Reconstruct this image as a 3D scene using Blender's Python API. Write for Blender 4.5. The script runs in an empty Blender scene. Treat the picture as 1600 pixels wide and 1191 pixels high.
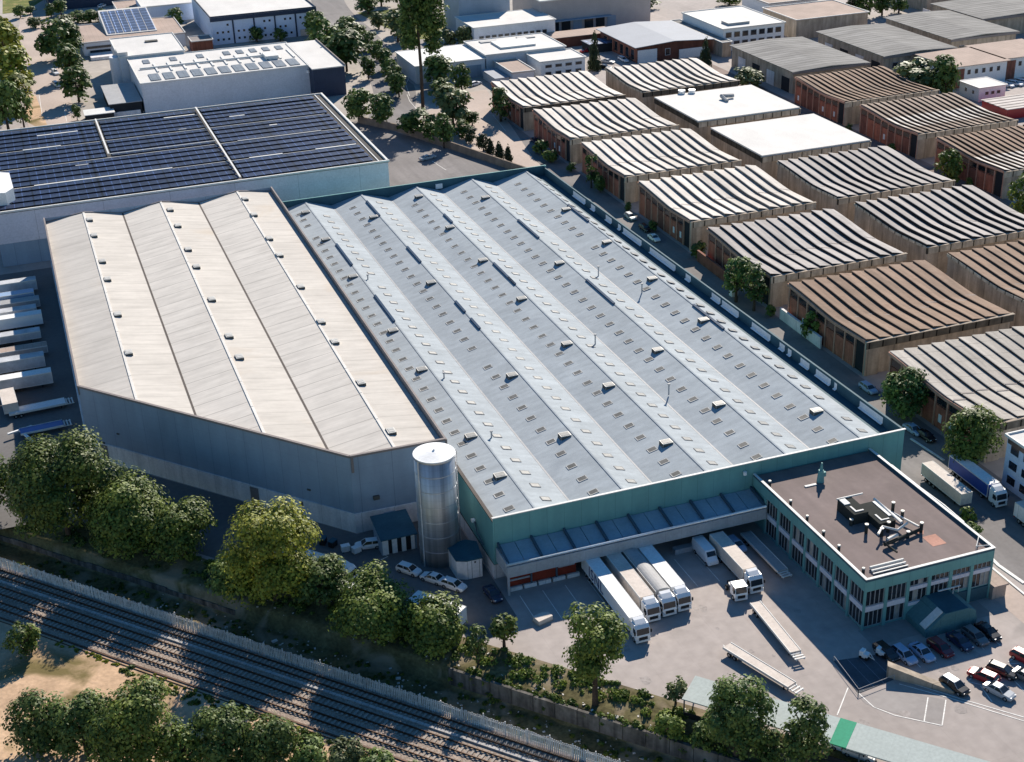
import bpy, math, random
import numpy as np
from mathutils import Vector, Matrix

random.seed(7)
S = bpy.context.scene
COL = S.collection
R = math.radians

# ------------------------------------------------------------------ camera
FPX, PITCH, YAW, ROLL, CAMH = 2210.5, R(26.0149), R(19.2316), R(-1.8965), 110.0
FW = Vector((math.sin(YAW) * math.cos(PITCH), math.cos(YAW) * math.cos(PITCH), -math.sin(PITCH)))
RT0 = Vector((math.cos(YAW), -math.sin(YAW), 0))
UP0 = RT0.cross(FW)
RT = RT0 * math.cos(ROLL) + UP0 * math.sin(ROLL)
UP = -RT0 * math.sin(ROLL) + UP0 * math.cos(ROLL)


def at(px, py, z=0.0):
    """survey helper: map a point of the photograph to the ground plan at height z"""
    d = FW * FPX + RT * (px - 800) - UP * (py - 595.5)
    t = (z - CAMH) / d.z
    return (d.x * t, d.y * t)


def depth_of(x, y, z=0.0):
    return Vector((x, y, z - CAMH)).dot(FW)


def row_of(x, y, z):
    q = Vector((x, y, z - CAMH))
    return 595.5 - FPX * q.dot(UP) / q.dot(FW)


cam = bpy.data.cameras.new('camera')
camo = bpy.data.objects.new('camera', cam)
COL.objects.link(camo)
m = Matrix.Identity(4)
for i in range(3):
    m[i][0], m[i][1], m[i][2] = RT[i], UP[i], -FW[i]
m[0][3], m[1][3], m[2][3] = 0, 0, CAMH
camo.matrix_world = m
cam.sensor_width = 36
cam.lens = FPX * 36 / 1600
cam.clip_start, cam.clip_end = 1, 6000
S.camera = camo

# ------------------------------------------------------------------ light
SUNV = Vector((0.90, 1.30, 1.0)).normalized()
w = bpy.data.worlds.new('World')
S.world = w
w.use_nodes = True
nt = w.node_tree
nt.nodes.clear()
wo = nt.nodes.new('ShaderNodeOutputWorld')
bg = nt.nodes.new('ShaderNodeBackground')
sky = nt.nodes.new('ShaderNodeTexSky')
sky.sky_type = 'NISHITA'
sky.sun_disc = False
sky.sun_elevation = math.asin(SUNV.z)
sky.sun_rotation = math.atan2(SUNV.x, SUNV.y)
sky.air_density = 1.0
sky.dust_density = 0.0
sky.ozone_density = 2.0
bg.inputs['Strength'].default_value = 0.076
hsv = nt.nodes.new('ShaderNodeHueSaturation')
hsv.inputs['Saturation'].default_value = 1.3
nt.links.new(sky.outputs[0], hsv.inputs['Color'])
nt.links.new(hsv.outputs[0], bg.inputs['Color'])
nt.links.new(bg.outputs[0], wo.inputs['Surface'])
sl = bpy.data.lights.new('sun', 'SUN')
sl.energy = 5.0
sl.angle = R(0.5)
sl.color = (1.0, 0.915, 0.80)
so = bpy.data.objects.new('sun', sl)
so.rotation_euler = (-SUNV).to_track_quat('-Z', 'Y').to_euler()
so.location = (0, 0, 300)
COL.objects.link(so)
S.view_settings.view_transform = 'Standard'
S.view_settings.look = 'None'
S.view_settings.exposure = 0.66
S.view_settings.gamma = 1
S.view_settings.use_curve_mapping = False
S.cycles.max_bounces = 5
S.cycles.diffuse_bounces = 3
S.cycles.transparent_max_bounces = 6

# ------------------------------------------------------------------ materials
MATS = {}


def lin(c):
    return tuple(c) + (1.0,)


def mat(name, col, rough=0.75, metal=0.0, var=0.16, scale=0.25, fvar=0.10, fscale=3.0, lines=(), streak=None,
        spots=None, spec=0.14, bump=0.0, space='world', orand=0.0):
    """procedural surface: two scales of noise, optional joint lines (direction, period, width, darkness), streaks and stains"""
    if name in MATS:
        return MATS[name]
    m = bpy.data.materials.new(name)
    m.use_nodes = True
    n = m.node_tree.nodes
    L = m.node_tree.links
    b = n['Principled BSDF']
    b.inputs['Roughness'].default_value = rough
    b.inputs['Metallic'].default_value = metal
    b.inputs['Specular IOR Level'].default_value = spec
    if space == 'world':
        pos = n.new('ShaderNodeNewGeometry').outputs['Position']
    else:
        pos = n.new('ShaderNodeTexCoord').outputs['Object']

    def noise(sc, det=4, vec=None, dist=0.0):
        t = n.new('ShaderNodeTexNoise')
        t.inputs['Scale'].default_value = sc
        t.inputs['Detail'].default_value = det
        t.inputs['Distortion'].default_value = dist
        L.new(vec if vec is not None else pos, t.inputs['Vector'])
        return t.outputs['Fac']

    def ramp(fac, lo, hi, a, bb):
        t = n.new('ShaderNodeMapRange')
        t.inputs['From Min'].default_value = lo
        t.inputs['From Max'].default_value = hi
        t.inputs['To Min'].default_value = a
        t.inputs['To Max'].default_value = bb
        L.new(fac, t.inputs['Value'])
        return t.outputs['Result']

    def mul(a, bb):
        t = n.new('ShaderNodeMath')
        t.operation = 'MULTIPLY'
        L.new(a, t.inputs[0])
        L.new(bb, t.inputs[1])
        return t.outputs[0]

    f = ramp(noise(scale, 5, None, 0.6), 0.25, 0.75, 1 - var, 1 + var)
    f = mul(f, ramp(noise(fscale, 3), 0.25, 0.75, 1 - fvar, 1 + fvar))
    if streak:
        mp = n.new('ShaderNodeMapping')
        mp.inputs['Scale'].default_value = streak[0]
        L.new(pos, mp.inputs['Vector'])
        f = mul(f, ramp(noise(1.0, 4, mp.outputs[0]), 0.3, 0.72, 1 - streak[1], 1 + streak[1] * 0.6))
    if orand:
        f = mul(f, ramp(n.new('ShaderNodeObjectInfo').outputs['Random'], 0, 1, 1 - orand, 1 + orand))
    for (dirv, per, wid, dark) in lines:
        d = n.new('ShaderNodeVectorMath')
        d.operation = 'DOT_PRODUCT'
        d.inputs[1].default_value = dirv
        L.new(pos, d.inputs[0])
        q = n.new('ShaderNodeMath')
        q.operation = 'MULTIPLY'
        q.inputs[1].default_value = 1 / per
        L.new(d.outputs['Value'], q.inputs[0])
        fr = n.new('ShaderNodeMath')
        fr.operation = 'FRACT'
        L.new(q.outputs[0], fr.inputs[0])
        lt = n.new('ShaderNodeMath')
        lt.operation = 'LESS_THAN'
        lt.inputs[1].default_value = wid / per
        L.new(fr.outputs[0], lt.inputs[0])
        f = mul(f, ramp(lt.outputs[0], 0, 1, 1, dark))
    sc = n.new('ShaderNodeVectorMath')
    sc.operation = 'SCALE'
    sc.inputs[0].default_value = col
    L.new(f, sc.inputs['Scale'])
    outc = sc.outputs[0]
    if spots:
        scale2, lo, hi, c2 = spots
        fac = ramp(noise(scale2, 6, None, 1.0), lo, hi, 0, 1)
        mx = n.new('ShaderNodeMix')
        mx.data_type = 'RGBA'
        mx.clamp_factor = True
        L.new(fac, mx.inputs['Factor'])
        L.new(outc, mx.inputs['A'])
        mx.inputs['B'].default_value = lin(c2)
        outc = mx.outputs['Result']
    L.new(outc, b.inputs['Base Color'])
    if bump:
        bp = n.new('ShaderNodeBump')
        bp.inputs['Strength'].default_value = bump
        bp.inputs['Distance'].default_value = 0.1
        L.new(noise(fscale, 4), bp.inputs['Height'])
        L.new(bp.outputs[0], b.inputs['Normal'])
    MATS[name] = m
    return m


def leafmat(name, col, col2):
    m = bpy.data.materials.new(name)
    m.use_nodes = True
    n = m.node_tree.nodes
    L = m.node_tree.links
    b = n['Principled BSDF']
    at_ = n.new('ShaderNodeAttribute')
    at_.attribute_name = 'tint'
    oi = n.new('ShaderNodeObjectInfo')
    mx = n.new('ShaderNodeMix')
    mx.data_type = 'RGBA'
    mx.inputs['A'].default_value = lin(col)
    mx.inputs['B'].default_value = lin(col2)
    L.new(at_.outputs['Fac'], mx.inputs['Factor'])
    hs = n.new('ShaderNodeHueSaturation')
    L.new(mx.outputs['Result'], hs.inputs['Color'])
    mr = n.new('ShaderNodeMapRange')
    mr.inputs['To Min'].default_value = 0.8
    mr.inputs['To Max'].default_value = 1.2
    L.new(oi.outputs['Random'], mr.inputs['Value'])
    L.new(mr.outputs[0], hs.inputs['Value'])
    L.new(hs.outputs[0], b.inputs['Base Color'])
    b.inputs['Roughness'].default_value = 0.55
    b.inputs['Specular IOR Level'].default_value = 0.25
    tr = n.new('ShaderNodeBsdfTranslucent')
    L.new(hs.outputs[0], tr.inputs['Color'])
    ms = n.new('ShaderNodeMixShader')
    ms.inputs[0].default_value = 0.22
    L.new(b.outputs[0], ms.inputs[1])
    L.new(tr.outputs[0], ms.inputs[2])
    L.new(ms.outputs[0], n['Material Output'].inputs['Surface'])
    MATS[name] = m
    return m


X_, Y_, Z_ = (1, 0, 0), (0, 1, 0), (0, 0, 1)
RAILT = (0.6665, -0.7455, 0)
RAILN = (0.7455, 0.6665, 0)
CHOP = (0.6566, -0.7542, 0)

M_ground = mat('concrete_ground', (0.375, 0.33, 0.305), 0.9, var=0.16, scale=0.035, fvar=0.10, fscale=0.7, streak=((0.35, 0.04, 1), 0.09),
               lines=((X_, 5.2, 0.07, 0.93), (Y_, 7.1, 0.07, 0.94)), spots=(0.09, 0.60, 0.80, (0.25, 0.225, 0.21)), spec=0.2)
M_far = mat('far_ground', (0.40, 0.36, 0.32), 0.95, var=0.25, scale=0.02, fvar=0.12, fscale=0.4, spec=0.1)
M_asph = mat('asphalt', (0.20, 0.185, 0.18), 0.9, var=0.2, scale=0.06, fvar=0.08, fscale=1.5, streak=((0.5, 0.05, 1), 0.15),
             spots=(0.15, 0.58, 0.78, (0.14, 0.13, 0.128)), spec=0.2)
M_asph2 = mat('pale_asphalt', (0.30, 0.275, 0.26), 0.9, var=0.18, scale=0.05, fvar=0.08, fscale=1.2,
              spots=(0.12, 0.56, 0.78, (0.22, 0.20, 0.19)), spec=0.2)
M_pave = mat('pink_pavement', (0.44, 0.36, 0.31), 0.9, var=0.15, scale=0.06, fvar=0.08, fscale=1.5, spec=0.2)
M_dark = mat('dark_asphalt', (0.15, 0.142, 0.138), 0.9, var=0.2, scale=0.08, fvar=0.1, fscale=1.5, spec=0.2)
M_lane = mat('brown_lane', (0.235, 0.185, 0.165), 0.95, var=0.3, scale=0.15, fvar=0.15, fscale=1.5)
M_line = mat('road_paint', (0.74, 0.72, 0.68), 0.8, var=0.15, scale=1.0, fvar=0.2, fscale=4)
M_bank = mat('dry_grass_bank', (0.135, 0.118, 0.058), 1.0, var=0.4, scale=0.3, fvar=0.35, fscale=2.2,
             spots=(0.16, 0.52, 0.66, (0.30, 0.24, 0.165)), spec=0.05, bump=0.6)
M_ballast = mat('ballast', (0.33, 0.265, 0.215), 1.0, var=0.2, scale=0.35, fvar=0.45, fscale=4.5, spec=0.1, bump=0.8,
                streak=((0.5, 0.5, 1), 0.12))
M_dirt = mat('sandy_dirt', (0.52, 0.36, 0.235), 1.0, var=0.22, scale=0.16, fvar=0.16, fscale=1.6,
             spots=(0.10, 0.55, 0.70, (0.17, 0.135, 0.06)), spec=0.05, bump=0.5)
M_rail = mat('rusty_rail', (0.085, 0.045, 0.028), 0.6, 0.4, var=0.3, scale=1, spec=0.4)
M_sleep = mat('concrete_sleeper', (0.33, 0.29, 0.25), 0.95, var=0.2, scale=1, fvar=0.2)
M_trough = mat('cable_trough_concrete', (0.42, 0.40, 0.38), 0.9, var=0.2, scale=0.6, lines=((RAILT, 1.0, 0.08, 0.6),))
M_wallconc = mat('stained_concrete', (0.135, 0.125, 0.112), 0.95, var=0.3, scale=0.4, fvar=0.2, fscale=2,
                 streak=((1.2, 1.2, 0.12), 0.6), lines=((RAILT, 3.0, 0.08, 0.6),))
M_fence = mat('galvanised_paling', (0.66, 0.65, 0.63), 0.7, 0.1, var=0.25, scale=0.5, fvar=0.25, fscale=3)
M_cream = mat('cream_roof_sheet', (0.55, 0.512, 0.462), 0.9, var=0.07, scale=0.08, fvar=0.03, fscale=1.2,
              lines=((Y_, 4.3, 0.18, 0.82), (Y_, 0.62, 0.10, 0.96)), streak=((0.10, 0.8, 1), 0.11), spec=0.1,
              spots=(0.05, 0.60, 0.85, (0.47, 0.385, 0.29)))
M_cream2 = mat('cream_sheet_lightened', (0.635, 0.59, 0.53), 0.9, var=0.07, scale=0.08, fvar=0.03, fscale=1.2,  # lightened copy for west-facing slopes, colour makes up for weaker sun
               lines=((Y_, 4.3, 0.22, 0.70), (Y_, 0.62, 0.10, 0.95)), streak=((0.10, 0.8, 1), 0.12), spec=0.1)
M_ridgecap = mat('white_ridge_cap', (0.68, 0.65, 0.60), 0.8, var=0.1)
M_gutter = mat('dark_gutter', (0.10, 0.085, 0.075), 0.8)
M_blueclad = mat('blue_grey_cladding', (0.27, 0.345, 0.43), 0.65, var=0.10, scale=0.12, fvar=0.03, fscale=2,
                 lines=((CHOP, 3.35, 0.07, 0.72), (Z_, 2.6, 0.05, 0.9)), streak=((0.5, 0.5, 0.08), 0.10))
M_plinth = mat('pale_concrete_plinth', (0.74, 0.71, 0.70), 0.9, var=0.12, scale=0.3, lines=((CHOP, 3.35, 0.08, 0.7),),
               streak=((0.8, 0.8, 0.1), 0.15))
M_trim = mat('brown_grey_trim', (0.23, 0.20, 0.19), 0.7)
M_groof = mat('grey_membrane_roof', (0.385, 0.42, 0.44), 0.9, var=0.09, scale=0.10, fvar=0.05, fscale=1.5,
              lines=((Y_, 8.2, 0.10, 0.93), (Y_, 2.05, 0.05, 0.97)), streak=((0.14, 0.9, 1), 0.12), spec=0.06,
              spots=(0.09, 0.62, 0.84, (0.31, 0.34, 0.365)))
M_teal = mat('teal_cladding', (0.15, 0.335, 0.325), 0.6, var=0.10, scale=0.15, fvar=0.03, fscale=2,
             lines=((X_, 2.55, 0.06, 0.72), (Y_, 2.55, 0.06, 0.72)), streak=((0.6, 0.6, 0.1), 0.10))
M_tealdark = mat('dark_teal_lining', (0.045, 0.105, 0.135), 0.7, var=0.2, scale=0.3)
M_navy = mat('navy_ridge_cover', (0.02, 0.055, 0.11), 0.6)
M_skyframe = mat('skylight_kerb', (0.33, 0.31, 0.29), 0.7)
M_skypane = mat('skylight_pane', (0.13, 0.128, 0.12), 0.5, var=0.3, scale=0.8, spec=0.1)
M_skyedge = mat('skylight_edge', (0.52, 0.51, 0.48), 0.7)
M_skykerb2 = mat('sunny_slope_kerb', (0.26, 0.26, 0.255), 0.85)  # kerb colour lowered on sun-facing slopes to counter their brightness
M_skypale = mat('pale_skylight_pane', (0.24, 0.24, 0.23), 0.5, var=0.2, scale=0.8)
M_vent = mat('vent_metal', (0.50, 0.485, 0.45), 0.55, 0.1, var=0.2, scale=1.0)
M_ventdark = mat('dark_vent_and_shadow_side', (0.10, 0.095, 0.085), 0.8)  # dark vents and fittings, also the painted shade on roof vent sides
M_white = mat('white_paint', (0.78, 0.78, 0.77), 0.6, var=0.06, scale=0.3)
M_whiteroof = mat('white_membrane_roof', (0.63, 0.61, 0.58), 0.8, var=0.07, scale=0.12, streak=((0.3, 0.08, 1), 0.06),
                  spots=(0.25, 0.64, 0.85, (0.62, 0.58, 0.53)))
M_whitewall = mat('white_clad_wall', (0.62, 0.63, 0.66), 0.6, var=0.08, scale=0.2, lines=((Z_, 1.4, 0.05, 0.93), (X_, 6.0, 0.07, 0.88)))
M_bluewhite = mat('blue_white_wall', (0.56, 0.64, 0.78), 0.6, var=0.06, scale=0.2, lines=((X_, 3.0, 0.05, 0.92), (Y_, 2.6, 0.1, 0.85)))
M_navywall = mat('navy_clad_wall', (0.035, 0.05, 0.085), 0.5, var=0.1, lines=((X_, 1.2, 0.05, 0.8),))
M_glass = mat('window_glass', (0.018, 0.022, 0.028), 0.12, var=0.4, scale=0.7, fvar=0.3, fscale=2.5, spec=0.5)
M_blind = mat('window_blind', (0.30, 0.29, 0.27), 0.6, var=0.3, scale=0.9)
M_frame = mat('window_frame', (0.30, 0.32, 0.34), 0.5)
M_band = mat('lilac_spandrel', (0.58, 0.58, 0.64), 0.6, var=0.08, lines=((X_, 3.2, 0.06, 0.8), (Y_, 4.0, 0.06, 0.8)))
M_offroof = mat('brown_bitumen_roof', (0.195, 0.155, 0.145), 0.9, var=0.14, scale=0.12, fvar=0.05, fscale=1.5,
                streak=((0.6, 0.09, 1), 0.14), spec=0.2, spots=(0.2, 0.62, 0.82, (0.235, 0.19, 0.175)))
M_patch = mat('pink_roof_patch', (0.46, 0.25, 0.19), 0.9)
M_cap = mat('parapet_cap', (0.66, 0.65, 0.62), 0.6, var=0.1)
M_steel = mat('silo_steel', (0.56, 0.57, 0.60), 0.5, 0.7, var=0.10, scale=0.25, fvar=0.04, fscale=1.5, streak=((0.9, 0.9, 0.02), 0.5), lines=((Z_, 1.2, 0.04, 0.8),))  # vertical colour streaks stand for reflections down the steel
M_steelring = mat('silo_ring', (0.55, 0.56, 0.58), 0.4, 0.7)
M_machine = mat('dark_machine', (0.04, 0.043, 0.04), 0.9, spec=0.05)
M_glassblue = mat('canopy_panel', (0.31, 0.365, 0.42), 0.35, var=0.12, scale=0.4, spec=0.5)
M_canframe = mat('canopy_frame', (0.07, 0.10, 0.13), 0.5)
M_fascia = mat('canopy_fascia', (0.36, 0.385, 0.41), 0.55, var=0.08, lines=((X_, 2.4, 0.06, 0.8),), streak=((0.6, 0.6, 0.1), 0.1))
M_pipe = mat('bright_gutter_pipe', (0.75, 0.76, 0.76), 0.35, 0.5)
M_dockred = mat('dock_red', (0.22, 0.035, 0.02), 0.7, var=0.3, scale=0.5)
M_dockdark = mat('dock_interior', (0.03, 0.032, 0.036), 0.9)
M_pv = mat('solar_cells', (0.015, 0.027, 0.066), 0.5, var=0.35, scale=0.12, fvar=0.3, fscale=0.8,
           lines=((X_, 1.95, 0.15, 3.2), (Y_, 1.33, 0.09, 1.7), (X_, 14.6, 0.5, 0.3)), spec=0.08)
M_pv2 = mat('grey_solar_cells', (0.20, 0.215, 0.235), 0.4, var=0.2, scale=0.4, lines=((X_, 1.6, 0.10, 0.5), (Y_, 1.8, 0.10, 0.5)))
M_pv3 = mat('blue_solar_cells', (0.075, 0.10, 0.16), 0.4, var=0.2, scale=0.4, lines=((X_, 2.6, 0.18, 4), (Y_, 3.2, 0.22, 4)), spec=0.1)
M_pvroof = mat('pv_roof_deck', (0.07, 0.066, 0.064), 0.85, var=0.25, scale=0.2)  # coloured dark to paint in the shadow between panel rows
M_beige = mat('beige_concrete', (0.42, 0.35, 0.275), 0.9, var=0.2, scale=0.3, streak=((0.8, 0.8, 0.12), 0.35), lines=((X_, 5.5, .12, .6), (Y_, 4.9, .12, .6)))
M_beigedark = mat('beige_gutter_panel', (0.50, 0.44, 0.35), 0.9, var=0.25, scale=0.5, lines=((X_, 2.75, 0.30, 0.15), (Y_, 2.4, 0.28, 0.25)),
                  streak=((1.2, 1.2, 0.12), 0.3))
M_timber = mat('reddish_timber', (0.42, 0.155, 0.10), 0.85, var=0.28, scale=0.4, lines=((Y_, 0.55, 0.06, 0.65),), streak=((2, 2, 0.1), 0.25))
M_timberdark = mat('dark_timber', (0.25, 0.105, 0.075), 0.85, var=0.25, scale=0.5, lines=((Y_, 0.5, 0.06, 0.6),), streak=((2, 2, 0.1), 0.25))
M_post = mat('timber_post', (0.52, 0.28, 0.20), 0.85, var=0.2, scale=0.6)
M_greyroof = mat('plain_grey_roof', (0.27, 0.262, 0.25), 0.9, var=0.16, scale=0.1, lines=((Y_, 2.3, 0.5, 0.66), (X_, 6.1, .2, .85)), streak=((0.06, 0.5, 1), 0.25), spec=.08)
M_slateroof = mat('slate_blue_roof', (0.33, 0.35, 0.385), 0.75, var=0.07, scale=0.1, lines=((Y_, 1.3, 0.08, 0.92),))
M_tanroof = mat('tan_roof', (0.40, 0.31, 0.26), 0.9, var=0.15, scale=0.15, lines=((X_, 1.6, 0.14, 0.85),))
M_trunk = mat('bark', (0.075, 0.055, 0.042), 0.95, var=0.3, scale=1.0, fvar=0.3, fscale=6, spec=0.1)
M_tyre = mat('tyre_rubber', (0.018, 0.018, 0.019), 0.9)
M_rim = mat('wheel_rim', (0.42, 0.42, 0.43), 0.4, 0.6)
M_carglass = mat('car_glass', (0.02, 0.026, 0.034), 0.08, spec=0.6)
M_lamp = mat('lamp_lens', (0.75, 0.76, 0.76), 0.2, spec=0.6)
M_tail = mat('tail_lamp_lens', (0.35, 0.015, 0.012), 0.25, spec=0.5)
M_chassis = mat('chassis_black', (0.03, 0.03, 0.032), 0.7)
M_letter = mat('dark_blue_lettering', (0.03, 0.05, 0.14), 0.6)
M_red = mat('red_body', (0.40, 0.02, 0.025), 0.3, var=0.05, spec=0.6)
M_tarp = mat('beige_tarpaulin', (0.60, 0.53, 0.47), 0.75, var=0.08, scale=0.6, streak=((0.5, 0.5, 0.5), 0.08))
M_grey = mat('grey_paint', (0.36, 0.36, 0.36), 0.6, var=0.1, scale=0.5)
M_palegreen = mat('pale_green_roof_sheet', (0.41, 0.455, 0.43), 0.7, var=0.05, scale=0.3, lines=((RAILT, 2.0, 0.05, 0.92),))
M_green = mat('vivid_green_panel', (0.03, 0.30, 0.17), 0.7, var=0.06)
M_blue = mat('blue_tarpaulin', (0.02, 0.07, 0.30), 0.45, var=0.15, scale=0.5, spec=0.5)
M_rubble = mat('pale_rubble', (0.62, 0.58, 0.53), 0.95, var=0.3, scale=1)
M_grass = mat('lawn', (0.13, 0.15, 0.04), 1.0, var=0.3, scale=0.3, fvar=0.3, fscale=2, spots=(0.2, 0.5, 0.7, (0.30, 0.24, 0.10)))


def paint(name, c, rough=0.3):
    return mat(name, c, rough, var=0.04, scale=1, fvar=0.02, spec=0.55)


PAINT = dict(white=paint('white_car_paint', (0.78, 0.79, 0.80)), silver=paint('silver_car_paint', (0.40, 0.42, 0.44), 0.3),
             black=paint('black_car_paint', (0.012, 0.012, 0.014), 0.22), navy=paint('navy_car_paint', (0.02, 0.03, 0.07), 0.22),
             red=M_red, maroon=paint('maroon_car_paint', (0.13, 0.012, 0.02), 0.25), grey=paint('grey_car_paint', (0.13, 0.135, 0.14), 0.3),
             blue=paint('pale_blue_car_paint', (0.30, 0.40, 0.55), 0.3))

L_dark = leafmat('dark_foliage', (0.040, 0.078, 0.020), (0.150, 0.205, 0.045))
L_mid = leafmat('olive_foliage', (0.045, 0.084, 0.017), (0.195, 0.245, 0.042))
L_yel = leafmat('yellow_green_foliage', (0.095, 0.125, 0.018), (0.36, 0.36, 0.045))
L_pale = leafmat('pale_foliage', (0.060, 0.085, 0.030), (0.17, 0.20, 0.075))
L_cyp = leafmat('cypress_foliage', (0.018, 0.028, 0.012), (0.045, 0.062, 0.024))
LEAF = dict(d=L_dark, m=L_mid, y=L_yel, p=L_pale, c=L_cyp)


# ------------------------------------------------------------------ mesh helpers
def root_loc(o):
    while o.parent:
        o = o.parent
    return Vector(o.location)


class MB:
    def __init__(self):
        self.v, self.f, self.mi = [], [], []

    def face(self, pts, mi=0):
        b = len(self.v)
        self.v += [tuple(p) for p in pts]
        self.f.append(tuple(range(b, b + len(pts))))
        self.mi.append(mi)
        return self

    def raw(self, pts, faces, mi=0):
        b = len(self.v)
        self.v += [tuple(p) for p in pts]
        for f in faces:
            self.f.append(tuple(b + i for i in f))
            self.mi.append(mi)
        return self

    def box(self, x0, x1, y0, y1, z0, z1, mi=0):
        p = [(x0, y0, z0), (x1, y0, z0), (x1, y1, z0), (x0, y1, z0), (x0, y0, z1), (x1, y0, z1), (x1, y1, z1), (x0, y1, z1)]
        return self.raw(p, [(3, 2, 1, 0), (4, 5, 6, 7), (0, 1, 5, 4), (1, 2, 6, 5), (2, 3, 7, 6), (3, 0, 4, 7)], mi)

    def bar(self, a, b, wd, z0, z1, mi=0):
        """upright slab from a to b in plan"""
        a, b = Vector(a[:2]), Vector(b[:2])
        d = (b - a).normalized()
        nn = Vector((-d.y, d.x)) * wd / 2
        q = [a - nn, b - nn, b + nn, a + nn]
        return self.prism([(p.x, p.y) for p in q], z0, z1, mi)

    def prism(self, poly, z0, z1, mi=0, mtop=None):
        n = len(poly)
        area = sum(poly[i][0] * poly[(i + 1) % n][1] - poly[(i + 1) % n][0] * poly[i][1] for i in range(n))
        if area < 0:
            poly = poly[::-1]
        zf0 = z0 if callable(z0) else (lambda x, y: z0)
        zf1 = z1 if callable(z1) else (lambda x, y: z1)
        p = [(x, y, zf0(x, y)) for x, y in poly] + [(x, y, zf1(x, y)) for x, y in poly]
        fs = [(i, (i + 1) % n, n + (i + 1) % n, n + i) for i in range(n)]
        self.raw(p, fs + [tuple(range(n))[::-1]], mi)
        b = len(self.v) - 2 * n
        self.f.append(tuple(range(b + n, b + 2 * n)))
        self.mi.append(mi if mtop is None else mtop)
        return self

    def obox(self, c, dims, rot=None, mi=0):
        """oriented box, rot = 3x3 Matrix"""
        a, b, d = [q / 2 for q in dims]
        p = [Vector(q) for q in [(-a, -b, -d), (a, -b, -d), (a, b, -d), (-a, b, -d), (-a, -b, d), (a, -b, d), (a, b, d), (-a, b, d)]]
        if rot is not None:
            p = [rot @ q for q in p]
        c = Vector(c)
        return self.raw([q + c for q in p], [(3, 2, 1, 0), (4, 5, 6, 7), (0, 1, 5, 4), (1, 2, 6, 5), (2, 3, 7, 6), (3, 0, 4, 7)], mi)

    def tube(self, pts, rad, n=8, mi=0, caps=True):
        pts = [Vector(p) for p in pts]
        if not isinstance(rad, (list, tuple)):
            rad = [rad] * len(pts)
        b = len(self.v)
        for i, p in enumerate(pts):
            d = (pts[min(i + 1, len(pts) - 1)] - pts[max(i - 1, 0)]).normalized()
            ref = Vector((0, 0, 1)) if abs(d.z) < 0.9 else Vector((1, 0, 0))
            u = d.cross(ref).normalized()
            v = u.cross(d).normalized()
            for k in range(n):
                a = 2 * math.pi * k / n
                self.v.append(tuple(p + (u * math.cos(a) + v * math.sin(a)) * rad[i]))
        for i in range(len(pts) - 1):
            for k in range(n):
                self.f.append((b + i * n + k, b + i * n + (k + 1) % n, b + (i + 1) * n + (k + 1) % n, b + (i + 1) * n + k))
                self.mi.append(mi)
        if caps:
            self.f.append(tuple(range(b, b + n)))
            self.f.append(tuple(range(b + (len(pts) - 1) * n, b + len(pts) * n))[::-1])
            self.mi += [mi, mi]
        return self

    def cyl(self, c, r, z0, z1, n=24, mi=0, r2=None, mtop=None):
        x, y = c
        r2 = r if r2 is None else r2
        p = [(x + r * math.cos(2 * math.pi * k / n), y + r * math.sin(2 * math.pi * k / n), z0) for k in range(n)]
        p += [(x + r2 * math.cos(2 * math.pi * k / n), y + r2 * math.sin(2 * math.pi * k / n), z1) for k in range(n)]
        self.raw(p, [(k, (k + 1) % n, n + (k + 1) % n, n + k) for k in range(n)] + [tuple(range(n))[::-1]], mi)
        b = len(self.v) - 2 * n
        self.f.append(tuple(range(b + n, b + 2 * n)))
        self.mi.append(mi if mtop is None else mtop)
        return self

    def mesh(self, name, mats, off=(0, 0, 0), smooth=False):
        me = bpy.data.meshes.new(name)
        ox, oy, oz = off
        me.from_pydata([(x - ox, y - oy, z - oz) for x, y, z in self.v], [], self.f)
        for mm in (mats if isinstance(mats, (list, tuple)) else [mats]):
            me.materials.append(mm)
        if isinstance(mats, (list, tuple)):
            me.polygons.foreach_set('material_index', self.mi)
        if smooth:
            me.polygons.foreach_set('use_smooth', [True] * len(self.f))
        me.update()
        return me

    def part(self, name, mats, parent, label=None, local=False, smooth=False):
        off = (0, 0, 0) if local else root_loc(parent)
        o = bpy.data.objects.new(name, self.mesh(name, mats, off, smooth))
        COL.objects.link(o)
        o.parent = parent
        if label:
            o['label'] = label
        return o

    def top(self, name, mats, loc=(0, 0, 0), smooth=False):
        o = bpy.data.objects.new(name, self.mesh(name, mats, loc, smooth))
        o.location = loc
        COL.objects.link(o)
        return o


def tag(o, label, cat, group=None):
    o['label'] = label
    o['category'] = cat
    if group:
        o['group'] = group
    return o


def thing(name, label, cat, loc=(0, 0, 0), rz=0.0, group=None):
    o = bpy.data.objects.new(name, None)
    o.empty_display_size = 0.5
    COL.objects.link(o)
    o.location = (loc[0], loc[1], loc[2] if len(loc) > 2 else 0)
    o.rotation_euler = (0, 0, rz)
    return tag(o, label, cat, group)


def struct(name, mb, mats, smooth=False):
    o = mb.top(name, mats, smooth=smooth)
    o['kind'] = 'structure'
    return o


def px_poly(pts, z=0.0):
    return [at(x, y, z) for x, y in pts]


def ribbon(pts, width, z, closed=False):
    """flat strip following plan points"""
    mb = MB()
    P = [Vector(p) for p in pts]
    lft, rgt = [], []
    for i, p in enumerate(P):
        d = (P[min(i + 1, len(P) - 1)] - P[max(i - 1, 0)]).normalized()
        nn = Vector((-d.y, d.x)) * width / 2
        lft.append(p + nn)
        rgt.append(p - nn)
    for i in range(len(P) - 1):
        mb.face([(rgt[i].x, rgt[i].y, z), (rgt[i + 1].x, rgt[i + 1].y, z), (lft[i + 1].x, lft[i + 1].y, z), (lft[i].x, lft[i].y, z)])
    return mb


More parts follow.
